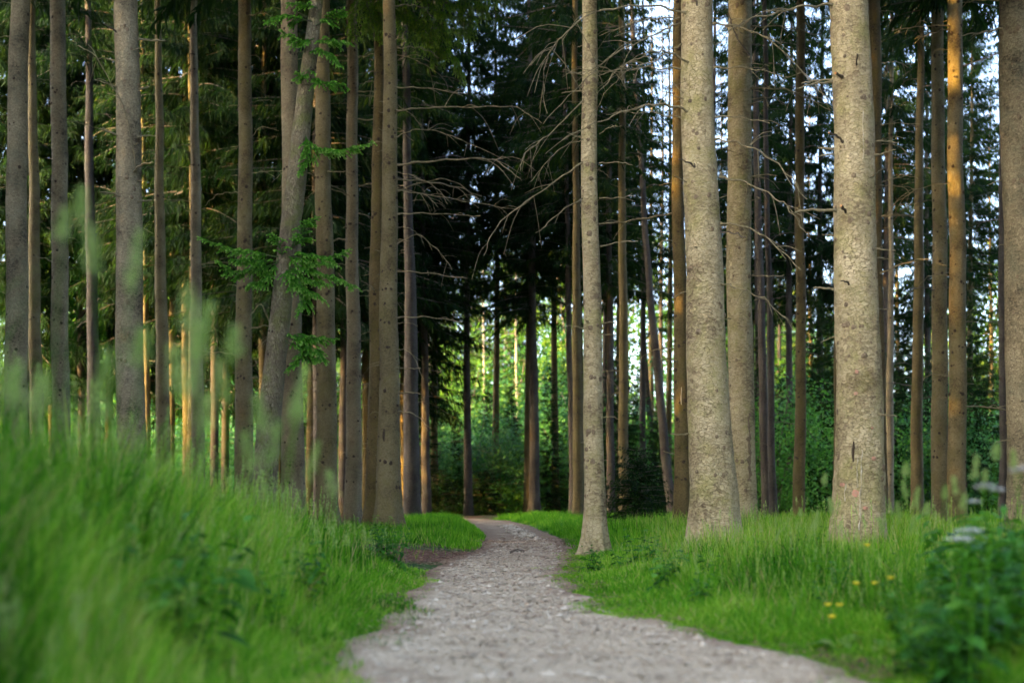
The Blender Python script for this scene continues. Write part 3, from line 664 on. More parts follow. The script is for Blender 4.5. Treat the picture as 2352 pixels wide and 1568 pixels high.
# ---- prominent dead branches, read off the photo
HB = hand_branch
HB('t30', [(1576, 31), (1506, 14), (1424, 18), (1350, 35), (1289, 86), (1260, 127), (1248, 185), (1254, 262)], 9, 3, twigs=5, dep=.4)
HB('t30', [(1561, 41), (1506, 43), (1453, 53), (1375, 84)], 6, 2, dep=-.5)
HB('t30', [(1564, 53), (1527, 68), (1473, 94), (1408, 127), (1330, 197), (1246, 285)], 7, 2.5, twigs=4, dep=.5)
HB('t30', [(1584, 144), (1535, 121), (1506, 119), (1453, 139), (1408, 172), (1371, 221)], 8, 2.5, dep=.6)
HB('t30', [(1564, 160), (1486, 156), (1408, 162), (1309, 166)], 7, 3, dep=.3)
HB('t30', [(1584, 256), (1535, 242), (1494, 242), (1432, 258), (1350, 291), (1293, 320)], 10, 3, dep=.5)
HB('t30', [(1564, 271), (1482, 258), (1391, 262)], 6, 2)
HB('t30', [(1607, 396), (1588, 377), (1559, 365)], 9, 5, mat=M_TWIGD, twigs=1, dep=.3)
HB('t30', [(1612, 30), (1600, 10), (1596, -20)], 9, 6, mat=M_TWIGD, twigs=0, dep=.2)
HB('t30', [(1566, 100), (1500, 140), (1440, 165), (1390, 215), (1350, 285)], 5, 2, dep=-.4)
HB('t30', [(1570, 215), (1540, 190), (1528, 230), (1520, 260)], 4, 2)
HB('t30', [(1638, 55), (1700, 62), (1774, 98), (1843, 164), (1901, 228)], 8, 3, twigs=4, dep=.4)
HB('t30', [(1642, 320), (1696, 328), (1761, 357), (1811, 402), (1852, 459)], 8, 4, twigs=3, dep=.5)
HB('t30', [(1651, 406), (1720, 422), (1782, 455), (1823, 492), (1850, 537)], 9, 3, dep=.6)
HB('t30', [(1655, 513), (1712, 521), (1770, 554), (1839, 619)], 8, 4, twigs=1, dep=.6)
HB('t30', [(1642, 269), (1700, 269), (1770, 283)], 6, 3, dep=.5)
HB('t30', [(1638, 156), (1720, 156), (1812, 178)], 6, 2.5, dep=.6)
HB('t30', [(1655, 532), (1690, 536), (1715, 548)], 6, 4, mat=M_TWIGD, twigs=0, dep=.7)
HB('t30', [(1655, 650), (1700, 662), (1760, 690), (1826, 757)], 7, 3, dep=.5)
HB('t35', [(1912, 12), (1843, 16), (1782, 31), (1712, 49), (1642, 103)], 10, 4, twigs=3, dep=.4)
HB('t35', [(1912, 183), (1868, 186), (1840, 192)], 7, 5, twigs=0)
HB('t35', [(1912, 189), (1868, 193), (1831, 203)], 9, 6, twigs=0, dep=.1)
HB('t35', [(1922, 484), (1864, 482), (1827, 488)], 12, 10, twigs=0, cut=True)
HB('t35', [(1936, 326), (1922, 312), (1904, 306)], 10, 7, mat=M_TWIGD, twigs=0, dep=.35, cut=True)
HB('t35', [(1914, 342), (1880, 340)], 10, 8, twigs=0); HB('t35', [(1914, 354), (1890, 357), (1872, 363)], 7, 5, twigs=0)
HB('t35', [(1966, 162), (1969, 125)], 8, 6, mat=M_TWIGD, twigs=0, dep=.3)
HB('t35', [(1935, 177), (1918, 168)], 12, 10, mat=M_TWIGD, twigs=0, dep=.4, cut=True)
HB('t35', [(1944, 488), (1932, 474)], 12, 10, mat=M_TWIGD, twigs=0, dep=.4, cut=True)
HB('t35', [(1916, 664), (1885, 661), (1870, 661)], 9, 8, twigs=0, cut=True)
HB('t35', [(1958, 660), (1946, 648), (1932, 645)], 9, 6, mat=M_TWIGD, twigs=0, dep=.3)
HB('t31', [(1724, 203), (1802, 205), (1843, 221), (1908, 252)], 6, 3, twigs=4, dep=.3)
HB('t31', [(1724, 60), (1802, 62), (1868, 78), (1910, 92)], 5, 2.5, dep=.3)
HB('t31', [(1672, 32), (1690, 80), (1724, 132)], 6, 4, mat=M_TWIGD, twigs=1, dep=.4)
HB('t31', [(1724, 203), (1751, 216), (1768, 248)], 4, 2, dep=.3)
HB('t31', [(1727, 405), (1760, 401), (1785, 404)], 5, 4, twigs=0, dep=.3)
HB('t31', [(1727, 632), (1765, 634), (1800, 633)], 5, 4, twigs=0, dep=.3)
HB('t31', [(1727, 460), (1745, 456), (1738, 452)], 5, 4, twigs=0)
HB('t18', [(910, 254), (981, 248), (1104, 246), (1186, 248), (1244, 283)], 7, 3, twigs=2, dep=.3)
HB('t18', [(912, 379), (981, 371), (1063, 365), (1133, 367), (1178, 398), (1200, 415)], 8, 3, twigs=2, dep=.5)
HB('t18', [(912, 492), (981, 490), (1104, 496)], 6, 3, dep=.3)
HB('t18', [(910, 201), (981, 203), (1075, 217)], 5, 2.5, dep=.3)
HB('t18', [(910, 316), (948, 299), (1002, 301), (1075, 328), (1153, 365)], 5, 2, dep=.3)
HB('t18', [(912, 437), (981, 447), (1075, 463), (1190, 482)], 5, 2, twigs=3, dep=.2)
HB('t18', [(912, 623), (981, 627), (1075, 640)], 6, 3, twigs=1, dep=.3)
HB('t18', [(912, 730), (980, 728), (1060, 738)], 6, 3, twigs=1, dep=.3)
HB('t18', [(912, 845), (935, 846), (965, 846)], 5, 4, twigs=0, dep=.3)
HB('t18', [(915, 903), (940, 901), (966, 904)], 5, 4, twigs=0, dep=.3)
HB('t18', [(915, 945), (950, 950), (985, 980)], 5, 3, twigs=1, dep=.3)
HB('t18', [(912, 800), (945, 812), (972, 870)], 4, 2, twigs=1, dep=.3)
HB('t18', [(910, 395), (950, 405), (1000, 430), (1030, 470)], 4, 2, twigs=2, dep=.5)
HB('t18', [(912, 560), (960, 540), (1010, 580), (1040, 620)], 4, 2, twigs=3, dep=.4)
HB('t16', [(822, 133), (858, 125), (907, 125), (961, 141), (1014, 176), (1030, 205)], 6, 2.5, twigs=2, dep=.9)
HB('t16', [(824, 426), (879, 424), (932, 435), (981, 451), (1006, 476)], 6, 2.5, dep=.9)
HB('t16', [(824, 210), (870, 215), (940, 260), (970, 290)], 5, 2, dep=.8)
HB('t16', [(797, 140), (770, 140), (757, 142)], 5, 3, dep=.5)
HB('t16', [(824, 490), (870, 505), (910, 524)], 4, 2, dep=.8)
HB('t24', [(1338, 233), (1268, 303), (1207, 352), (1194, 394)], 6, 2.5, twigs=3, dep=.5)
HB('t24', [(1338, 320), (1289, 340), (1248, 381), (1215, 422)], 5, 2, twigs=2, dep=.4)
HB('t24', [(1338, 373), (1268, 422), (1186, 480), (1137, 525), (1110, 590)], 7, 2.5, twigs=2, dep=.5)
HB('t24', [(1338, 455), (1281, 492), (1231, 537)], 5, 2.5, twigs=1, dep=.4)
HB('t24', [(1377, 375), (1424, 373), (1451, 379)], 5, 3, twigs=0, dep=.3)
HB('t24', [(1377, 455), (1420, 454), (1457, 449)], 5, 3, twigs=1, dep=.3)
HB('t24', [(1379, 566), (1424, 556), (1465, 554)], 6, 3, twigs=0, dep=.2)
HB('t24', [(1377, 308), (1400, 293), (1428, 289)], 4, 2, twigs=1, dep=.2)
HB('t24', [(1377, 514), (1390, 513), (1410, 512)], 5, 4, twigs=0)
HB('t24', [(1381, 745), (1400, 739), (1412, 742)], 5, 4, twigs=0); HB('t24', [(1381, 768), (1410, 768)], 5, 4, twigs=0)
HB('t5', [(314, 396), (303, 328), (283, 246), (246, 176), (217, 127), (178, 105)][::1], 5, 4, mat=M_TWIG, twigs=2, dep=.5)
HB('t5', [(318, 90), (345, 93), (379, 94)], 8, 7, twigs=0); HB('t5', [(270, 76), (255, 64), (238, 55)], 7, 4, mat=M_TWIGD, twigs=1, dep=.3)
HB('t5', [(318, 206), (343, 200)], 8, 7, twigs=0); HB('t5', [(303, 118), (318, 112), (328, 110)], 6, 4, twigs=0, dep=.2)
HB('t5', [(316, 316), (335, 312), (357, 312)], 8, 6, twigs=0); HB('t5', [(303, 396), (325, 378), (352, 374)], 9, 6, twigs=1, dep=.3)
HB('t5', [(272, 312), (250, 302), (232, 296)], 8, 5, twigs=1, dep=.2); HB('t5', [(288, 460), (262, 445), (228, 441)], 8, 5, twigs=1, dep=.3)
HB('t5', [(315, 463), (348, 460)], 7, 6, twigs=0); HB('t5', [(268, 200), (240, 190), (218, 183)], 6, 4, twigs=1, dep=.2)
HB('t39', [(2180, 59), (2109, 62), (2050, 70)], 5, 2.5, dep=.3); HB('t39', [(2180, 64), (2145, 76), (2105, 88)], 5, 2.5, dep=.2)
HB('t39', [(2213, 152), (2260, 135), (2300, 118)], 6, 3, mat=M_TWIGD, dep=-.3); HB('t41', [(2300, 66), (2250, 76), (2205, 82)], 8, 4, dep=.2)
HB('t39', [(2180, 420), (2120, 430), (2060, 465), (2035, 500)], 4, 2, dep=.4); HB('t36', [(2024, 497), (2060, 494), (2103, 497)], 6, 4, dep=.3)
HB('t36', [(2020, 425), (2070, 428), (2115, 436)], 4, 2, dep=.3); HB('t36', [(2022, 288), (2060, 283), (2112, 286)], 5, 3, dep=.3)
HB('t10', [(578, 315), (600, 292), (640, 300)], 4, 2, dep=.3); HB('t10', [(578, 398), (610, 394), (650, 392)], 5, 3, dep=.2)
HB('t10', [(578, 720), (600, 700), (622, 760), (600, 790)], 5, 3, twigs=1, dep=.4)

# ---- resin streaks, paint marks and wound on the bark
def on_bark(key, pts, name, mat, wpx, thick=.004):
    t = TREES[key]; mb = MB()
    V = []
    for i, (x, y) in enumerate(pts):
        w = wpx[i] if isinstance(wpx, (list, tuple)) else wpx
        row = []
        for s in (-.5, -.17, .17, .5):
            X = (x + s * w - CX) / F * t.d; Z = CAMZ - (y - HY) / F * t.d
            lz = Z - t.loc[2]; lx = X - t.loc[0] - t.fx(lz); r = t.fr(lz) * 1.02
            row.append((t.fx(lz) + lx, t.fy(lz) - math.sqrt(max(r * r - lx * lx, 1e-5)) - thick * (1.6 if abs(s) < .3 else -.6), lz))
        V.append(row)
    V = np.array(V); n = len(V)
    i = np.arange(n - 1)[:, None] * 4; j = np.arange(3)[None, :]
    mb.add(V.reshape(-1, 3), np.stack([i + j, i + j + 1, i + 5 + j, i + 4 + j], -1).reshape(-1, 4))
    return obj(name, mb.mesh(name, [mat]), t.root)
def wig(x0, y0, x1, y1, n, a=2.): return [(x0 + (x1 - x0) * i / (n - 1) + a * .45 * (math.sin(i * 2.1) + math.sin(i * 5.3 + 1)), y0 + (y1 - y0) * i / (n - 1)) for i in range(n)]
def wid(n, a, b): return [max(.15, a * .3 + (b - a * .3) * abs(math.sin(i * 1.7 + .4) * math.sin(i * .9 + 1.)) ** 1.3) for i in range(n)]
on_bark('t35', wig(1966, 1035, 1958, 1215, 16), 'resin_streak', M_RESIN, wid(16, 1.5, 5)); on_bark('t35', wig(1956, 1050, 1954, 1120, 8), 'resin_streak', M_RESIN, wid(8, 1., 3))
on_bark('t35', wig(1972, 265, 1972, 375, 9, 1.), 'resin_streak', M_RESIN, wid(9, .8, 3)); on_bark('t35', wig(1932, 1110, 1930, 1150, 5), 'resin_streak', M_RESIN, wid(5, 1., 3))
for (x, y, w, h) in ((1955, 858, 9, 9), (1953, 907, 10, 8), (1993, 1054, 12, 9), (1951, 1133, 15, 16), (1926, 1113, 9, 9), (1972, 1166, 12, 8), (1990, 985, 8, 5)):
    on_bark('t35', [(x - 1, y - h / 2), (x + 1, y - h / 6), (x - .5, y + h / 6), (x + 1, y + h / 2)], 'paint_mark', M_REDP, [w * .5, w, w * .9, w * .4])
on_bark('t31', wig(1716, 950, 1717, 1105, 22, 3.), 'bark_wound', M_KNOTS, wid(22, 9, 15), .002); on_bark('t29', wig(1563, 890, 1563, 930, 5, 1.), 'resin_streak', M_RESIN, 2.)
on_bark('t35', wig(1948, 1015, 1947, 1062, 5, 1.), 'bark_wound', M_KNOT, [2, 5, 6, 5, 2]); on_bark('t18', wig(884, 985, 884, 1015, 5, 1.), 'bark_wound', M_KNOT, [2, 5, 6, 5, 2])

# ---- fresh green sprigs: a stem with side shoots, each shoot set with needles
def sprig(key, px, mat, name='sprig', dep=.3, nl=.020, shoot=.34, droop=.25, spacing=.028, nw=.013, per=430):
    t = TREES[key]; rg = np.random.default_rng(int(px[0][0] * 13 + px[-1][1]))
    pts = [P(x, y, t.d - dep * i / max(1, len(px) - 1) - .1) - t.loc for i, (x, y) in enumerate(px)]
    L = sum(np.linalg.norm(pts[i + 1] - pts[i]) for i in range(len(pts) - 1))
    n = max(8, int(L / .03)); c = smooth_line(pts, n)
    mb = MB(); V, Q, T = tube(c, np.linspace(.011, .003, n), 5); mb.add(V, Q, T, m=1)
    lines = [c]
    s = .18 * L; sg = 1
    while s < L * .99:
        i = min(n - 2, int(s / L * (n - 1))); tg = unit(c[i + 1] - c[i]); lat = unit(np.cross(tg, [0, 0, 1.]) + 1e-6); f = s / L
        ln = shoot * (1.1 - .75 * f) * rg.uniform(.5, 1.2) * min(1, L / .7)
        dv = unit(tg * rg.uniform(.5, 1.0) + lat * sg * rg.uniform(.4, 1.) + np.array([0, 0, rg.uniform(-.35, .3)]))
        q = smooth_line([c[i], c[i] + dv * ln * .5, c[i] + dv * ln + np.array([0, 0, -droop * ln])], 7)
        V, Q, T = tube(q, np.linspace(.005, .002, 7), 4); mb.add(V, Q, T, m=1); lines.append(q)
        if ln > .16:
            for sg2 in (1, -1):
                k = int(rg.integers(2, 5)); d2 = unit(unit(q[k + 1] - q[k]) + .8 * sg2 * unit(np.cross(dv, [0, 0, 1.])) + rg.normal(0, .15, 3)); l2 = ln * rg.uniform(.3, .5)
                lines.append(smooth_line([q[k], q[k] + d2 * l2 * .5, q[k] + d2 * l2 + np.array([0, 0, -droop * l2])], 5))
        s += spacing * rg.uniform(.7, 1.3); sg = -sg
    P0 = []; D = []; ti = []
    for q in lines:
        l = np.linalg.norm(np.diff(q, axis=0), axis=1).sum(); k = max(10, int(per * l))
        u = rg.random(k) * (len(q) - 1.001); i = u.astype(int); f = (u - i)[:, None]
        p = q[i] * (1 - f) + q[i + 1] * f; tg = unit(q[i + 1] - q[i])
        rn = rg.normal(size=(k, 3)); rn -= tg * (rn * tg).sum(1, keepdims=True)
        P0.append(p); D.append(unit(unit(rn) * rg.uniform(.6, 1.1, (k, 1)) + tg * .8 + np.array([0, 0, .15])))
        ti.append(np.clip(.25 + .75 * (u / (len(q) - 1)) ** 2.2 + rg.normal(0, .12, k), 0, 1))
    P0, D, ti = map(np.concatenate, (P0, D, ti)); N = len(P0)
    S = unit(np.cross(D, rg.normal(size=(N, 3))))
    V, q, k = ribbons(P0, D, np.zeros((N, 3)), nl * rg.uniform(.8, 1.25, N), np.full(N, nw), S, [.8, 1, .3])
    mb.add(V, q, tint=np.repeat(ti, k))
    return obj(name, mb.mesh(name, [mat, M_TWIGD]), t.root)

for px in ([(718, 50), (660, 40), (608, 50)], [(722, 90), (690, 95), (640, 70)], [(725, 60), (760, 40), (790, 22)], [(722, 100), (760, 95), (800, 98)],
           [(715, 150), (700, 180), (680, 165)], [(712, 180), (740, 190), (795, 195)], [(690, 330), (740, 345), (790, 345), (860, 328)], [(694, 300), (715, 350), (690, 400)],
           [(650, 592), (580, 580), (520, 570), (452, 543)], [(650, 600), (600, 615), (540, 625), (500, 600)], [(655, 590), (700, 585), (760, 590), (803, 573)],
           [(655, 610), (710, 620), (770, 640), (820, 660)], [(650, 620), (690, 660), (745, 690)], [(645, 590), (610, 640), (570, 655)], [(640, 770), (700, 775), (770, 780)],
           [(650, 780), (700, 810), (660, 850)], [(655, 580), (685, 555), (700, 520), (728, 500)], [(652, 600), (640, 560), (625, 535)], [(650, 600), (700, 640), (760, 655)],
           [(660, 775), (720, 800), (740, 830)], [(650, 600), (670, 640), (700, 690), (690, 715)], [(648, 585), (700, 600), (780, 612)], [(645, 600), (590, 600), (530, 596)],
           [(708, 120), (745, 120), (775, 150)], [(730, 20), (700, 10), (660, 8)]):
    sprig('t14', px, M_NEEDLE_Y)
for px in ([(830, -40), (815, 40), (812, 95)], [(860, -30), (872, 40), (884, 95)], [(905, -30), (950, 40), (1000, 75), (1062, 72)], [(960, -20), (1050, 15), (1130, 12)],
           [(930, 20), (985, 95), (1040, 130), (1066, 195)], [(920, -10), (935, 50), (940, 100)], [(850, -20), (900, 20), (930, 40)], [(970, 40), (1000, 110), (1005, 150)],
           [(880, -30), (850, 40), (840, 80)], [(940, -30), (1010, 30), (1075, 45)], [(1010, -30), (1070, -5), (1120, 30)]):
    sprig('t17', px, M_NEEDLE_L, 'sprig', .6, .024, .36, .7, .045, .008, 330)

q = np.random.default_rng(14)
for i in range(14):
    x0 = 805 + 330 * (i + q.random()) / 14; y0 = q.uniform(-60, 30) - .25 * max(0, x0 - 1000); l = q.uniform(40, 115)
    sprig('t17', [(x0, y0), (x0 + q.uniform(-10, 30), y0 + l * .6), (x0 + q.uniform(-5, 45), y0 + l)], M_NEEDLE_L, 'sprig', q.uniform(.2, 1.2), .024, .34, .8, .05, .008, 300)

# ------------------------------------------------------------------ background trees
def copy_obj(src, parent):
    c = src.copy(); COL.objects.link(c); c.parent = parent; return c
def bg_trunk(seed, mat, h=27., r=.17):
    rg = np.random.default_rng(seed); z = np.linspace(-.3, h, 26)
    p = np.stack([.05 * np.sin(z * .3 + seed), .05 * np.cos(z * .27 + seed), z], -1)
    V, Q, T = tube(p, r * (1 - z.clip(0) / h * .88) * (1 + .5 * np.exp(-z.clip(0) / .3)), 12)
    mb = MB(); mb.add(V, Q, T)
    for k in range(70):      # dead twigs below the green
        zz = rg.uniform(1, 14); a = rg.uniform(0, 6.28); l = rg.lognormal(-.6, .5); dv = np.array([math.cos(a), math.sin(a), rg.uniform(-.25, .25)])
        q = [np.array([0, 0, zz]), np.array([0, 0, zz]) + dv * l * .5, np.array([0, 0, zz - .15 * l]) + dv * l]
        V, Q, T = tube(smooth_line(q, 5), np.linspace(.012, .005, 5), 3, False); mb.add(V, Q, m=1)
    return mb.mesh('trunk', [mat, M_TWIGD])
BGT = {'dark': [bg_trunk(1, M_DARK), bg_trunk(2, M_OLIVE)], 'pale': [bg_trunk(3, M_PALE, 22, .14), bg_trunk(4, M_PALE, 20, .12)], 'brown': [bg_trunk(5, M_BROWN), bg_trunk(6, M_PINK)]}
GAPS = [(-900, 'left of the cracked grey trunk'), (45, 'between cracked and thickest grey trunks'), (295, 'between thickest grey and straight tan-brown trunks'),
        (562, 'between tan-brown and leaning trunks'), (690, 'between leaning trunk and close pair'), (890, 'above bushes beside the close pair'),
        (1060, 'over the far path end'), (1230, 'between lone dark and slim tan trunks'), (1362, 'beside the bright sky gap'),
        (1570, 'behind the thick pale scaly trunk'), (1705, 'between the two pale scaly giants'), (1975, 'between resin-streaked trunk and parallel couple'), (2200, 'between parallel couple and picture border')]
_seen = {}
_ORD = ['nearest', 'second', 'third', 'fourth', 'fifth', 'sixth', 'seventh', 'eighth', 'ninth', 'tenth']
BG = []
def bg_spruce(px, d, kind, z, s=1., trunk='dark', k=0, rs=1.):
    BG.append((px, d, kind, z, s, trunk, k, rs))
def flush_bg():
    for (px, d, kind, z, s, trunk, k, rs) in sorted(BG, key=lambda b: b[1]):
        x = (px - CX) / F * d
        g = [t for a, t in GAPS if px >= a][-1]
        key = (g, trunk); n = _seen[key] = _seen.get(key, -1) + 1
        lab = {'dark': 'dark drooping spruce', 'pale': 'pale-stemmed sunlit conifer', 'brown': 'brown-stemmed spruce'}[trunk]
        full = '%s %s, %s in depth' % (lab, g, _ORD[min(n, 9)])
        r = thing('spruce_tree', full, 'spruce', (x, d, float(H(x, d))), 'spruces standing deep in the wood', R.uniform(0, 6.28))
        tr = obj('trunk', BGT[trunk][k % 2], r); tr.scale = (rs, rs, 1)
        c = obj('crown', CROWN[kind][k % len(CROWN[kind])], r); c.location = (0, 0, z); c.scale = (s, s, s)
# dense dark wall on the grey side
q = np.random.default_rng(21)
for px, d in ((30, 57), (62, 57), (120, 58), (185, 57), (250, 58), (325, 58), (395, 54), (440, 49), (490, 52), (515, 56), (605, 50), (640, 57), (712, 54), (728, 47), (790, 52), (838, 55), (905, 58)):
    bg_spruce(px, d, 'deep', q.uniform(4.6, 10.5), q.uniform(1.1, 1.4), 'dark', int(q.integers(0, 6)))
for px, d, z in ((930, 57, 7.0), (1000, 60, 9.0), (1075, 57, 10.5), (1140, 62, 9.6), (1215, 58, 11), (1275, 62, 10), (1330, 57, 11), (1388, 66, 11)):
    bg_spruce(px, d, 'deep', z, q.uniform(.85, 1.0), 'dark', int(q.integers(0, 6)))
for px, d, z in ((1440, 82, 10), (1425, 62, 9.5), (1520, 75, 12), (1496, 72, 9.5), (1478, 64, 11.5), (1538, 68, 9.0), (1590, 62, 9), (1655, 80, 7), (1640, 56, 11), (1680, 66, 9), (1725, 72, 10), (1740, 56, 11.5), (1790, 88, 6), (1815, 58, 10.5), (1860, 84, 5), (1885, 60, 9), (1930, 90, 4), (1990, 64, 8.5), (2035, 56, 10.5), (2060, 86, 5.5), 
                 (2130, 62, 8.5), (2145, 88, 5), (2185, 70, 9.5), (2230, 66, 11.0), (2275, 84, 8), (2330, 60, 9), (2360, 85, 6), (2300, 68, 12), (2420, 62, 7), (1610, 90, 5), (1770, 64, 9), (1700, 95, 4), (1840, 98, 3.5)):
    bg_spruce(px, d, ('mid', 'deep', 'thin')[int(px) % 3] if d < 75 else 'thin', z, q.uniform(.8, 1.05), 'dark', int(q.integers(0, 6)))
# sunlit stems beyond the shade
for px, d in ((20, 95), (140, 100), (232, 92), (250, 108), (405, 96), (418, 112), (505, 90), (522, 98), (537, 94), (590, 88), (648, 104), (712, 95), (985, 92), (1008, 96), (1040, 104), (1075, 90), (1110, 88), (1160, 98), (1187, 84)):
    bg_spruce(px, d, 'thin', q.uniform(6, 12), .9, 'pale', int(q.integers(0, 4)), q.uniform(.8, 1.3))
# crowns that close the view of the sky low down, further off
for i in range(26):
    px = q.uniform(-150, 1250) if i < 18 else q.uniform(1250, 2450)
    bg_spruce(px, q.uniform(125, 150), 'deep', q.uniform(1.5, 4), q.uniform(.9, 1.25), 'brown', int(q.integers(0, 6)))
flush_bg()
SHADE_BUSHES = []
# unseen spruces added beyond the left border to block the low sun
q = np.random.default_rng(5)
for i in range(118):
    d = q.uniform(-11, 27) if i < 74 else q.uniform(25, 35); x = -.385 * max(d, 0) - 5.5 - q.uniform(0, 22)
    if i >= 108: x, d = ((-16.5, 36.6), (-19.5, 35.1), (-23, 33.4), (-27, 31.5), (-18, 31.3), (-18.6, 33.7), (-22, 30), (-26, 28.5), (-14.8, 31.6), (-21, 32))[i - 108]
    r = thing('spruce_tree', 'unseen spruce added beyond the cracked grey trunk to block the low sun', 'spruce', (x, d, float(H(x, d))), 'unseen spruces added to block the sun')
    obj('trunk', BGT['dark'][i % 2], r)
    c = obj('crown', CROWN['mid' if i % 2 else 'deep'][i % 3], r); c.location = (0, 0, q.uniform(.3, 2.8) if i < 74 else q.uniform(.6, 4.) if i < 108 else .2); c.rotation_euler.z = q.uniform(0, 6.28)
for i, (x, d) in enumerate(((-23, 51), (-26.5, 49), (-24.5, 54), (-30, 47.5), (-20.5, 47), (-28, 56))):  # bushes added out of view to keep sun off the low trunks
    r = thing('leafy_bush', 'unseen tall leafy bush added beyond the cracked grey trunk to block low sun', 'bush', (x, d, float(H(x, d))), 'unseen bushes added to block the sun')
    SHADE_BUSHES.append(r)
# unseen spruces added beyond the other border to cut the sky light
for i in range(40):
    d = q.uniform(-7, 44); x = .385 * max(d, 4) + 3.5 + q.uniform(0, 22)
    r = thing('spruce_tree', 'unseen spruce added beyond the grey border trunk to cut the sky light', 'spruce', (x, d, float(H(x, d))), 'unseen spruces added to cut the sky light')
    obj('trunk', BGT['dark'][i % 2], r)
    c = obj('crown', CROWN['deep'][i % 3], r); c.location = (0, 0, q.uniform(1.5, 6)); c.rotation_euler.z = q.uniform(0, 6.28)

# ------------------------------------------------------------------ bushes and understorey
def bush(seed, h, w, nst, ncl, per, leaf, mat=M_LEAF, hang=.3):
    rg = np.random.default_rng(seed); mb = MB(); cl = []
    for s in range(nst):
        a = rg.uniform(0, 6.28); sp = w * rg.uniform(.15, .8)
        top = np.array([math.cos(a) * sp, math.sin(a) * sp, h * rg.uniform(.55, 1.)])
        q = smooth_line([np.array([rg.normal(0, .06), rg.normal(0, .06), -.1]), top * np.array([.35, .35, .5]), top], 9)
        V, Q, T = tube(q, np.linspace(.022, .005, 9) * h / 2.5, 5); mb.add(V, Q, T, m=1)
        for k in range(ncl // nst):
            f = rg.uniform(.12, 1.); p = q[min(8, int(f * 8.99))] + rg.normal(0, 1, 3) * np.array([w * .34, w * .34, h * .08]); cl.append(p)
    cl = np.array(cl); M = len(cl)
    cr = rg.uniform(.12, .34, M) * (w / 1.2) ** .5
    N = M * per; ci = np.repeat(np.arange(M), per)
    p = cl[ci] + rg.normal(0, 1, (N, 3)) * cr[ci][:, None] * np.array([1, 1, .55]); p[:, 2] = np.maximum(p[:, 2], .03)
    D = unit(rg.normal(0, 1, (N, 3)) * np.array([1, 1, .45]) + np.array([0, 0, -hang])); S = unit(np.cross(D, unit(rg.normal(0, .5, (N, 3)) + np.array([0, 0, 1.]))))
    Lf = leaf * rg.uniform(.6, 1.3, N)
    V, q, k = ribbons(p, D, np.stack([np.zeros(N), np.zeros(N), -np.full(N, .2)], -1), Lf, Lf * .62, S, [.12, 1, .08])
    ti = np.clip(.42 + .22 * rg.normal(size=M)[ci] + rg.normal(0, .12, N), 0, 1)
    mb.add(V, q, tint=np.repeat(ti, k))
    return mb.mesh('foliage', [mat, M_TWIGD])
BUSH = [bush(31, 2.6, 1.3, 7, 130, 60, .075), bush(32, 3.4, 1.5, 8, 150, 60, .08), bush(33, 1.7, 1.2, 7, 100, 60, .065), bush(34, 4.6, 1.7, 6, 170, 60, .09)]
BUSHL = [bush(35, 3.2, 1.6, 7, 120, 60, .10, M_LEAFB), bush(36, 5.5, 2.2, 6, 160, 60, .13, M_LEAFB)]
M_LEAFM = leaf_mat('leaves_fresh', [(0, (.035, .13, .03)), (.5, (.085, .26, .045)), (1, (.2, .38, .07))], .45, .5, .25)
BUSHM = [bush(37, 3.0, 1.5, 7, 140, 60, .085, M_LEAFM), bush(38, 2.2, 1.4, 8, 120, 60, .075, M_LEAFM)]
for i, r in enumerate(SHADE_BUSHES):
    o = obj('foliage', BUSH[3 if i % 2 else 1], r); o.scale = (1.5, 1.5, 1.45 if i % 2 else 1.9)
q = np.random.default_rng(77)
spots = []
for px in range(955, 1225, 22): spots.append((px + q.normal(0, 8), q.uniform(60, 74), q.uniform(1.0, 1.4)))
for px in (985, 1015, 1050, 1095, 1130, 1165, 1200): spots.append((px, q.uniform(78, 92), q.uniform(2.0, 2.6)))
for px in (1245, 1262, 1290, 1350, 1380, 1420, 1455, 1490, 1520, 1540): spots.append((px, q.uniform(62, 82), q.uniform(1.5, 2.2)))
for px in range(1740, 2380, 34): spots.append((px + q.normal(0, 10), q.uniform(50, 80), q.uniform(1.3, 2.3)))
for px in range(640, 960, 40): spots.append((px + q.normal(0, 10), q.uniform(55, 85), q.uniform(.7, 1.1)))
for px in range(10, 640, 42): spots.append((px + q.normal(0, 12), q.uniform(60, 82), q.uniform(1.0, 2.0)))
cnt = {}
for i, (px, d, s) in enumerate(sorted(spots, key=lambda a: a[1])):
    g = [t for a, t in GAPS if px >= a][-1]; n = cnt[g] = cnt.get(g, -1) + 1
    x = (px - CX) / F * d
    r = thing('leafy_bush', 'dark green leafy bush %s, %s in depth' % (g, _ORD[min(n, 9)]), 'bush', (x, d, float(H(x, d))), 'bushes of the understorey', q.uniform(0, 6.28))
    o = obj('foliage', BUSHM[i // 2 % 2] if i % 2 == 0 else BUSH[i % 4], r); o.scale = (s, s, s)
for i in range(84):
    px = q.uniform(-120, 1250) if i < 64 else q.uniform(1250, 2480); d = q.uniform(84, 122); s = q.uniform(1.5, 3.0); x = (px - CX) / F * d
    g = [t for a, t in GAPS if px >= a][-1]; n = cnt[g + 'L'] = cnt.get(g + 'L', -1) + 1
    r = thing('leafy_tree', 'bright leafy clearing tree %s, %s in depth' % (g, _ORD[min(n, 9)]), 'tree', (x, d, float(H(x, d))), 'bright trees of the far clearing', q.uniform(0, 6.28))
    o = obj('crown', BUSHL[i % 2], r); o.scale = (s, s, s)
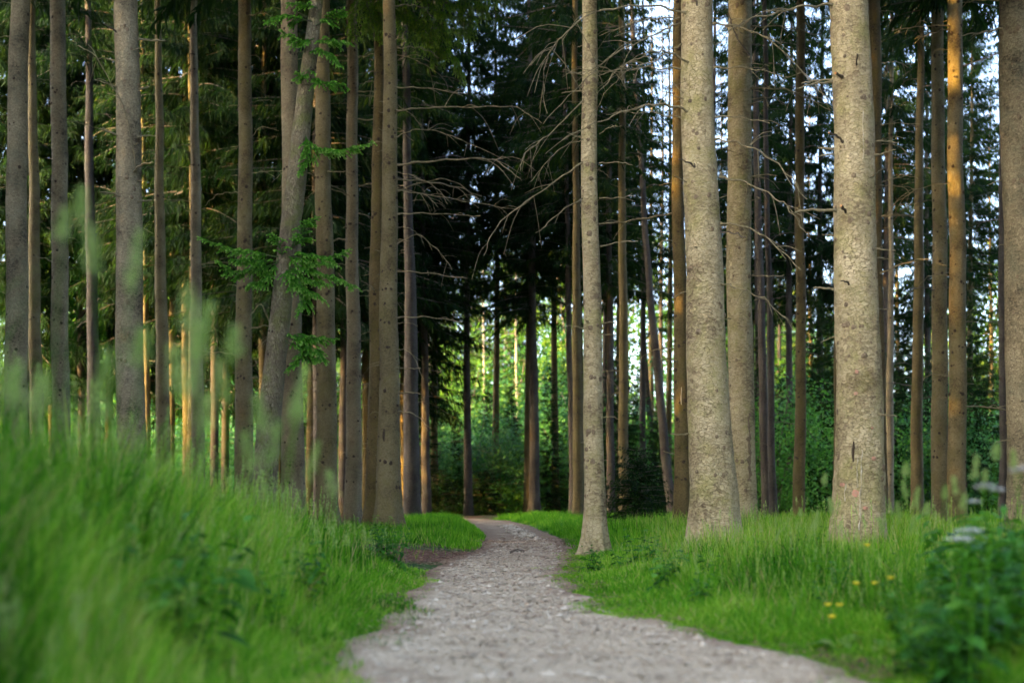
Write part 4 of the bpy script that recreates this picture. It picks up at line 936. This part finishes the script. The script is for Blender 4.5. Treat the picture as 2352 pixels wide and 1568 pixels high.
# taller young firs among the bushes
for i, (px, d, s) in enumerate(sorted(((962, 59, .34), (1002, 66, .42), (1048, 61, .26), (1122, 67, .36), (1172, 64, .30), (1262, 60, .36), (1298, 70, .44), (1352, 58, .33), (1418, 60, .40), (1468, 68, .36), (1512, 61, .26), (1742, 54, .42), (1792, 60, .36), (1872, 54, .44), (1905, 66, .50), (2052, 52, .40), (2082, 60, .5), (2132, 54, .36), (2236, 52, .42), (2272, 62, .46), (2330, 54, .4)), key=lambda b: b[1])):
    g = [t for a, t in GAPS if px >= a][-1]; n = cnt[g + 'F'] = cnt.get(g + 'F', -1) + 1; x = (px - CX) / F * d
    r = thing('young_fir', 'tall young fir %s, %s in depth' % (g, _ORD[min(n, 9)]), 'fir', (x, d, float(H(x, d))), 'young firs of the understorey', q.uniform(0, 6.28))
    o = obj('foliage', CROWN['deep' if i % 2 else 'mid'][i % 3], r); o.scale = (s * 1.1, s * 1.1, s); o.location = (0, 0, -.1)
# small young firs
for i, (px, py, s, lab) in enumerate(((1462, 1215, .72, 'small dark fir bush behind the grass near the olive-brown trunk'), (1110, 1175, .9, 'young fir at the far end of the path'), (1010, 1178, .85, 'young fir under the bushes near the flared trunk'))):
    d = (28, 58, 56)[i]; x = (px - CX) / F * d
    r = thing('young_fir', lab, 'fir', (x, d, float(H(x, d)))); o = obj('foliage', CROWN['young'][i % 2], r); o.scale = (s * 1.2, s * 1.2, s * .75)

# ------------------------------------------------------------------ plants near the camera
def weed(seed, h, pairs, leaf, mat=M_WEED, nst=3, ratio=.42):
    rg = np.random.default_rng(seed); mb = MB(); P0 = []; D = []; Lf = []
    for s in range(nst):
        a0 = rg.uniform(0, 6.28); tip = np.array([math.cos(a0) * .25 * h, math.sin(a0) * .25 * h, h * rg.uniform(.7, 1.)])
        q = smooth_line([np.zeros(3) + rg.normal(0, .02, 3) * [1, 1, 0], tip * .5 * [.7, .7, 1.05], tip], 12)
        V, Q, T = tube(q, np.linspace(.0035, .0015, 12), 5); mb.add(V, Q, T)
        for k in range(pairs):
            f = .2 + .8 * k / (pairs - 1); p = q[min(11, int(f * 11))]; a = rg.uniform(0, 6.28)
            for sg in (0, math.pi):
                P0.append(p); D.append((math.cos(a + sg), math.sin(a + sg), rg.uniform(.1, .6))); Lf.append(leaf * (1.15 - .6 * f) * rg.uniform(.7, 1.2))
    P0 = np.array(P0); D = unit(np.array(D)); Lf = np.array(Lf); N = len(P0)
    S = unit(np.cross(D, [0, 0, 1.]) + rg.normal(0, .2, (N, 3)))
    V, q, k = ribbons(P0, D, np.stack([0 * Lf, 0 * Lf, -rg.uniform(.3, .8, N)], -1), Lf, Lf * ratio, S, [.1, .75, 1, .7, .06])
    mb.add(V, q, tint=np.repeat(np.clip(rg.normal(.45, .2, N), 0, 1), k))
    return mb.mesh('stems', [mat])
WEED = [weed(41, .55, 7, .13, M_WEED, 3, .45), weed(42, .48, 6, .15, M_WEED, 3, .5), weed(43, .42, 7, .10, M_WEED, 4)]
q = np.random.default_rng(9)
for i in range(62):
    d = q.uniform(4.5, 8.2); x = d * (.27 + .115 * q.random() ** .7) + q.uniform(-.1, .1)
    r = thing('leafy_plant', 'dark leafy weed in the shaded clump at the grass edge near the resin-streaked trunk', 'plant', (x, d, float(H(x, d)) - .01), 'dark weeds beside the path', q.uniform(0, 6.28))
    s = q.uniform(.65, 1.05) * (.6 + .5 * min(1., (x / d - .25) / .08)); o = obj('stems', WEED[i % 3], r); o.scale = (s, s, s)
for i in range(26):
    d = q.uniform(2.6, 9); l_, _ = path_edges(d); x = float(l_) - q.uniform(.25, 1.6)
    r = thing('leafy_plant', 'green leafy weed mixed into the tall grass on the bank', 'plant', (x, d, float(H(x, d)) - .01), 'weeds in the tall grass', q.uniform(0, 6.28))
    s = q.uniform(.75, 1.1); o = obj('stems', WEED[i % 3], r); o.scale = (s, s, s)
for i in range(46):
    d = q.uniform(6.5, 14.5); _, r_ = path_edges(d); x = float(r_) + q.uniform(.2, 3.0)
    r = thing('leafy_plant', 'small broad-leaved weed low in the bright grass before the thick scaly trunks', 'plant', (x, d, float(H(x, d)) - .01), 'weeds in the bright verge', q.uniform(0, 6.28))
    s = q.uniform(.4, .75); o = obj('stems', WEED[i % 3], r); o.scale = (s * 1.2, s * 1.2, s)
BRAM = [weed(51, .5, 6, .085, M_LEAFB, 5, .6), weed(52, .42, 6, .08, M_WEED, 5, .6)]
for i, (px, d) in enumerate(((872, 14.2), (848, 14.6), (900, 13.6), (915, 12.6), (885, 13.0), (862, 13.4))):
    x = (px - CX) / F * d
    r = thing('bramble', ('yellow-green bramble with young leaves below the close pair of trunks' if i < 2 else 'deep green low bramble at the path edge below the close pair of trunks'), 'bramble', (x, d, float(H(x, d)) - .01), 'brambles below the close pair', q.uniform(0, 6.28))
    o = obj('stems', BRAM[0 if i < 2 else 1], r)
# broad-leaved dock at the grass edge
def rosette(seed, n, L, ratio):
    rg = np.random.default_rng(seed); a = np.arange(n) * 2.4 + rg.normal(0, .2, n); D = unit(np.stack([np.cos(a), np.sin(a), rg.uniform(.4, 1.4, n)], -1)); S = unit(np.cross(D, [0, 0, 1.]))
    Lf = L * rg.uniform(.6, 1.1, n); mb = MB()
    V, q_, k = ribbons(np.zeros((n, 3)), D, np.stack([0 * Lf, 0 * Lf, -rg.uniform(.3, .9, n)], -1), Lf, Lf * ratio, S, [.15, .7, 1, .95, .6, .08])
    mb.add(V, q_, tint=np.repeat(rg.uniform(.4, 1, n), k)); return mb.mesh('leaf_rosette', [M_LEAFB])
for i, (px, d) in enumerate(((1925, 6.2), (1985, 6.4), (2040, 6.0))):
    x = (px - CX) / F * d
    r = thing('dock_plant', ('broad pale-leaved dock low at the grass edge, nearest the gravel', 'broad pale-leaved dock low in the grass, middle of three', 'broad pale-leaved dock low in the grass next to the dark weeds')[i], 'plant', (x, d, float(H(x, d))), 'dock plants in the grass'); obj('leaves', rosette(60 + i, 11, .17, .38), r)
# flowering grass stalks
def stalk(seed, h, head, lean, W=.02):
    rg = np.random.default_rng(seed); tip = np.array([lean, .0, h])
    c = smooth_line([np.zeros(3), np.array([lean * .3, 0, h * .6]), tip], 16)
    mb = MB(); V, Q, T = tube(c, np.linspace(.0022, .0009, 16), 5); mb.add(V, Q, T, tint=.35)
    st = mb.mesh('stem', [M_GRASS]); mh = MB(); n = 150
    f = rg.random(n); base = c[-1] - (c[-1] - c[-4]) * 0 ; z0 = h - head
    ax = np.stack([np.interp(z0 + f * head, c[:, 2], c[:, 0]), np.zeros(n), z0 + f * head], -1)
    rad = W * (1 - .75 * f) * rg.random(n) ** .6; a = rg.uniform(0, 6.28, n)
    p = ax + np.stack([np.cos(a) * rad, np.sin(a) * rad, rad * .8], -1)
    D = unit(np.stack([np.cos(a) * .6, np.sin(a) * .6, np.ones(n)], -1)); S = unit(np.cross(D, rg.normal(size=(n, 3))))
    V, q_, k = ribbons(p, D, np.zeros((n, 3)), rg.uniform(.006, .012, n), np.full(n, .0042), S, [.3, 1, .1]); mh.add(V, q_, tint=np.repeat(rg.random(n), k))
    for j in range(14):
        i = j * 10; V, Q, T = tube(np.stack([ax[i] - [0, 0, .01], p[i]]), [.0006, .0004], 3, False); mh.add(V, Q)
    return st, mh.mesh('seed_head', [M_SEED])
def put_stalk(px, py, d, W, head, lean, label, seed):
    x, y, z = P(px, py, d); g = float(H(x - lean, d)); h = z - g
    st, sh = stalk(seed, h, head, lean, W)
    r = thing('grass_stalk', label, 'grass stalk', (x - lean, d, g - .01), 'flowering grass stalks'); obj('stem', st, r); obj('seed_head', sh, r)
LS = [(190, 425, 2.7, .02), (205, 510, 2.5, .025), (322, 525, 2.6, .02), (150, 470, 2.9, .02), (430, 655, 2.5, .035), (480, 690, 2.6, .035), (540, 745, 2.7, .03), (400, 790, 2.4, .03), (455, 760, 2.3, .03), (330, 745, 2.4, .025), (500, 820, 2.9, .025), (700, 840, 3.2, .03), (685, 905, 3.3, .03), (755, 1075, 4.2, .03),
      (250, 800, 2.2, .03), (100, 850, 2.4, .03), (590, 900, 3.0, .03), (640, 960, 3.3, .03), (35, 830, 2.4, .03), (560, 985, 3.1, .03), (730, 1010, 3.8, .025), (480, 900, 2.6, .03)]
for i, (px, py, d, W) in enumerate(LS):
    where = [('cracked grey trunk', 60), ('speckled grey trunk', 140), ('dark slender trunk', 210), ('thickest grey trunk', 300), ('amber-patched trunk', 370), ('slender grey-brown trunk', 450), ('straight tan-brown trunk', 560), ('leaning trunk', 630), ('upright pinkish trunk', 680), ('tan trunk', 752)]
    w_ = min(where, key=lambda a: abs(a[1] - px))[0]; hh = 'very tall' if py < 560 else 'tall' if py < 800 else 'mid-high' if py < 900 else 'short'
    put_stalk(px, py, d, W * .75, .07 + .02 * (i % 3), (.05, -.06, .09)[i % 3], '%s grass stalk, pale head before the %s, %d%% up the picture' % (hh, w_, round((1 - py / 1568) * 100)), 200 + i)
RS = [(1895, 1085, 6.2, .012), (1905, 1140, 6.4, .012), (1880, 1170, 6.0, .012), (2082, 1060, 5.2, .014), (2075, 1100, 5.4, .012), (2110, 1115, 5.2, .012), (2172, 1112, 5.0, .012), (2190, 1090, 5.0, .012), (2245, 1040, 4.6, .012), (2290, 1015, 4.4, .015), (2325, 1030, 4.5, .012), (2265, 1075, 4.8, .012), (2130, 1150, 5.5, .014), (2060, 1150, 5.6, .012), (2100, 1180, 5.8, .012), (1840, 1165, 8.5, .012), (1745, 1200, 10, .012), (1790, 1215, 9.5, .012), (2215, 1130, 4.7, .012), (2020, 1185, 6.5, .012)]
for i, (px, py, d, W) in enumerate(RS):
    where = [('brown trunk between giants', 1838), ('pale fine-grained trunk', 1720), ('resin-streaked trunk', 1960), ('violet-grey trunk', 2045), ('dark amber-patched trunk', 2107), ('brown trunk of the couple', 2160), ('tan trunk of the couple', 2200), ('slender dark trunk', 2280), ('grey trunk at the border', 2345)]
    w_ = min(where, key=lambda a: abs(a[1] - px))[0]
    put_stalk(px, py, d, W, .05 + .015 * (i % 3), (.04, -.05, .07)[i % 3], 'thin grass stalk, pale head before the %s, %d%% up the picture' % (w_, round((1 - py / 1568) * 100)), 300 + i)
# white umbels and yellow buttercups
def umbel(seed, h, w, lean):
    rg = np.random.default_rng(seed); c = smooth_line([np.zeros(3), np.array([lean * .3, 0, h * .55]), np.array([lean, 0, h - .035])], 10)
    mb = MB(); V, Q, T = tube(c, np.linspace(.003, .0018, 10), 5); mb.add(V, Q, T, tint=.3); mf = MB()
    for k in range(13):
        a = k * 2.4; r = w * math.sqrt((k + .5) / 13); e = c[-1] + np.array([math.cos(a) * r, math.sin(a) * r, .035 - r * .25])
        V, Q, T = tube(np.stack([c[-1], e]), [.0009, .0006], 3, False); mb.add(V, Q, tint=.3)
        n = 16; p = e + rg.normal(0, 1, (n, 3)) * np.array([.008, .008, .003]); b = rg.uniform(0, 6.28, n); D = np.stack([np.cos(b), np.sin(b), rg.uniform(-.1, .4, n)], -1)
        V, q_, kk = ribbons(p, unit(D), np.zeros((n, 3)), np.full(n, .008), np.full(n, .0075), unit(np.cross(D, [0, 0, 1.])), [.5, 1, .6]); mf.add(V, q_)
    return mb.mesh('stem', [M_GRASS]), mf.mesh('flower_head', [M_WHITE])
for i, (px, py, d, w, lab) in enumerate(((2205, 1232, 4.7, .04, 'low white flower umbel before the parallel couple, the lower of two close heads'), (2228, 1212, 4.8, .045, 'white flower umbel tilted just above the lowest white head'), (2262, 1112, 4.6, .03, 'white umbel high over the dark weeds near the slender dark trunk'),
                                         (2290, 1122, 4.8, .014, 'small white umbel close to the high white umbel'), (2345, 1075, 4.3, .02, 'white umbel before the trunk cut by the picture border'), (2238, 1150, 5.0, .014, 'faint small white umbel between the low and the high white heads'))):
    x, y, z = P(px, py, d); g = float(H(x, d)); a, b = umbel(400 + i, z - g, w, .05)
    r = thing('white_umbel', lab, 'flower', (x - .05, d, g), 'white umbel flowers'); obj('stem', a, r); obj('flower_head', b, r)
def buttercup(seed, h):
    rg = np.random.default_rng(seed); mb = MB(); V, Q, T = tube(smooth_line([np.zeros(3), np.array([.01, 0, h * .5]), np.array([.0, 0, h])], 8), .0013, 5); mb.add(V, Q, T, tint=.3)
    mf = MB(); a = np.arange(5) * 1.2566; D = unit(np.stack([np.cos(a), np.sin(a), np.full(5, .55)], -1)); S = unit(np.cross(D, [0, 0, 1.]))
    V, q_, k = ribbons(np.tile([0, 0, h], (5, 1)).astype(float), D, np.tile([0, 0, .25], (5, 1)), np.full(5, .021), np.full(5, .021), S, [.3, 1, .95, .5]); mf.add(V, q_)
    return mb.mesh('stem', [M_GRASS]), mf.mesh('petals', [M_YELLOW])
for i, (px, py, d, lab) in enumerate(((1992, 1254, 8.0, 'yellow buttercup before the foot of the resin-streaked trunk'), (2045, 1330, 6.6, 'yellow buttercup close to the dark weeds, tallest of its cluster'), (1967, 1342, 7.0, 'yellow buttercup of a cluster of three, nearest the path'), (2009, 1342, 6.9, 'yellow buttercup in the middle of a cluster of three'),
                                       (1928, 1392, 6.6, 'yellow buttercup above the broad dock leaves'), (1911, 1419, 6.3, 'lowest yellow buttercup between the dock leaves'), (1902, 1391, 6.8, 'faint yellow buttercup behind the dock leaves'))):
    x, y, z = P(px, py, d); g = float(H(x, d)); a, b = buttercup(500 + i, max(.05, z - g))
    r = thing('buttercup', lab, 'flower', (x, d, g), 'yellow buttercups'); obj('stem', a, r); obj('petals', b, r)
# a broken stick on the path
x, y, z = P(1188, 1272, 17.4)
o = obj('stick', branch_mesh([np.array([-.09, 0, .01]), np.array([0, .02, .045]), np.array([.09, -.01, .02])], .014, .007, M_TWIGD, 2, 3)); o.location = (x, y, float(H(x, y)) + .015); tag(o, 'short dark broken stick lying on the path before the bend', 'stick')

# ------------------------------------------------------------------ light, sky, camera
v = Vector((.88, .42, -.25)).normalized()
sd = -v; elev = math.asin(sd.z); az = math.atan2(sd.x, sd.y)
sun = bpy.data.lights.new('sun', 'SUN'); sun.energy = 3.0; sun.angle = math.radians(.5); sun.color = (.70, .39, .09)
so = bpy.data.objects.new('sun', sun); COL.objects.link(so); so.rotation_euler = v.to_track_quat('-Z', 'Y').to_euler(); so.location = (-40, -20, 30)
w = bpy.data.worlds.new('World'); sc.world = w; w.use_nodes = True
nt = w.node_tree; bg = nt.nodes['Background']
sky = nt.nodes.new('ShaderNodeTexSky'); sky.sky_type = 'NISHITA'; sky.sun_disc = False; sky.sun_elevation = elev; sky.sun_rotation = az; sky.air_density = .6; sky.dust_density = 4.; sky.ozone_density = .35
nt.links.new(sky.outputs[0], bg.inputs[0]); bg.inputs[1].default_value = .15
cam = bpy.data.cameras.new('camera'); co = bpy.data.objects.new('camera', cam); COL.objects.link(co)
co.location = (0, 0, CAMZ); co.rotation_euler = (math.radians(90), 0, 0)
cam.sensor_width = 36; cam.lens = F / 2352 * 36; cam.shift_y = (HY - 784) / 2352; cam.clip_end = 3000; cam.clip_start = .05
cam.dof.use_dof = True; cam.dof.focus_distance = 17.5; cam.dof.aperture_fstop = 1.7
sc.camera = co
sc.view_settings.view_transform = 'Standard'; sc.view_settings.look = 'None'; sc.view_settings.gamma = 1; sc.view_settings.exposure = 3.75
cy = sc.cycles
cy.max_bounces = 4; cy.diffuse_bounces = 2; cy.glossy_bounces = 2; cy.transmission_bounces = 4; cy.transparent_max_bounces = 4
cy.caustics_reflective = False; cy.caustics_refractive = False; cy.use_adaptive_sampling = True; cy.adaptive_threshold = .02
cy.use_denoising = True; cy.denoiser = 'OPENIMAGEDENOISE'
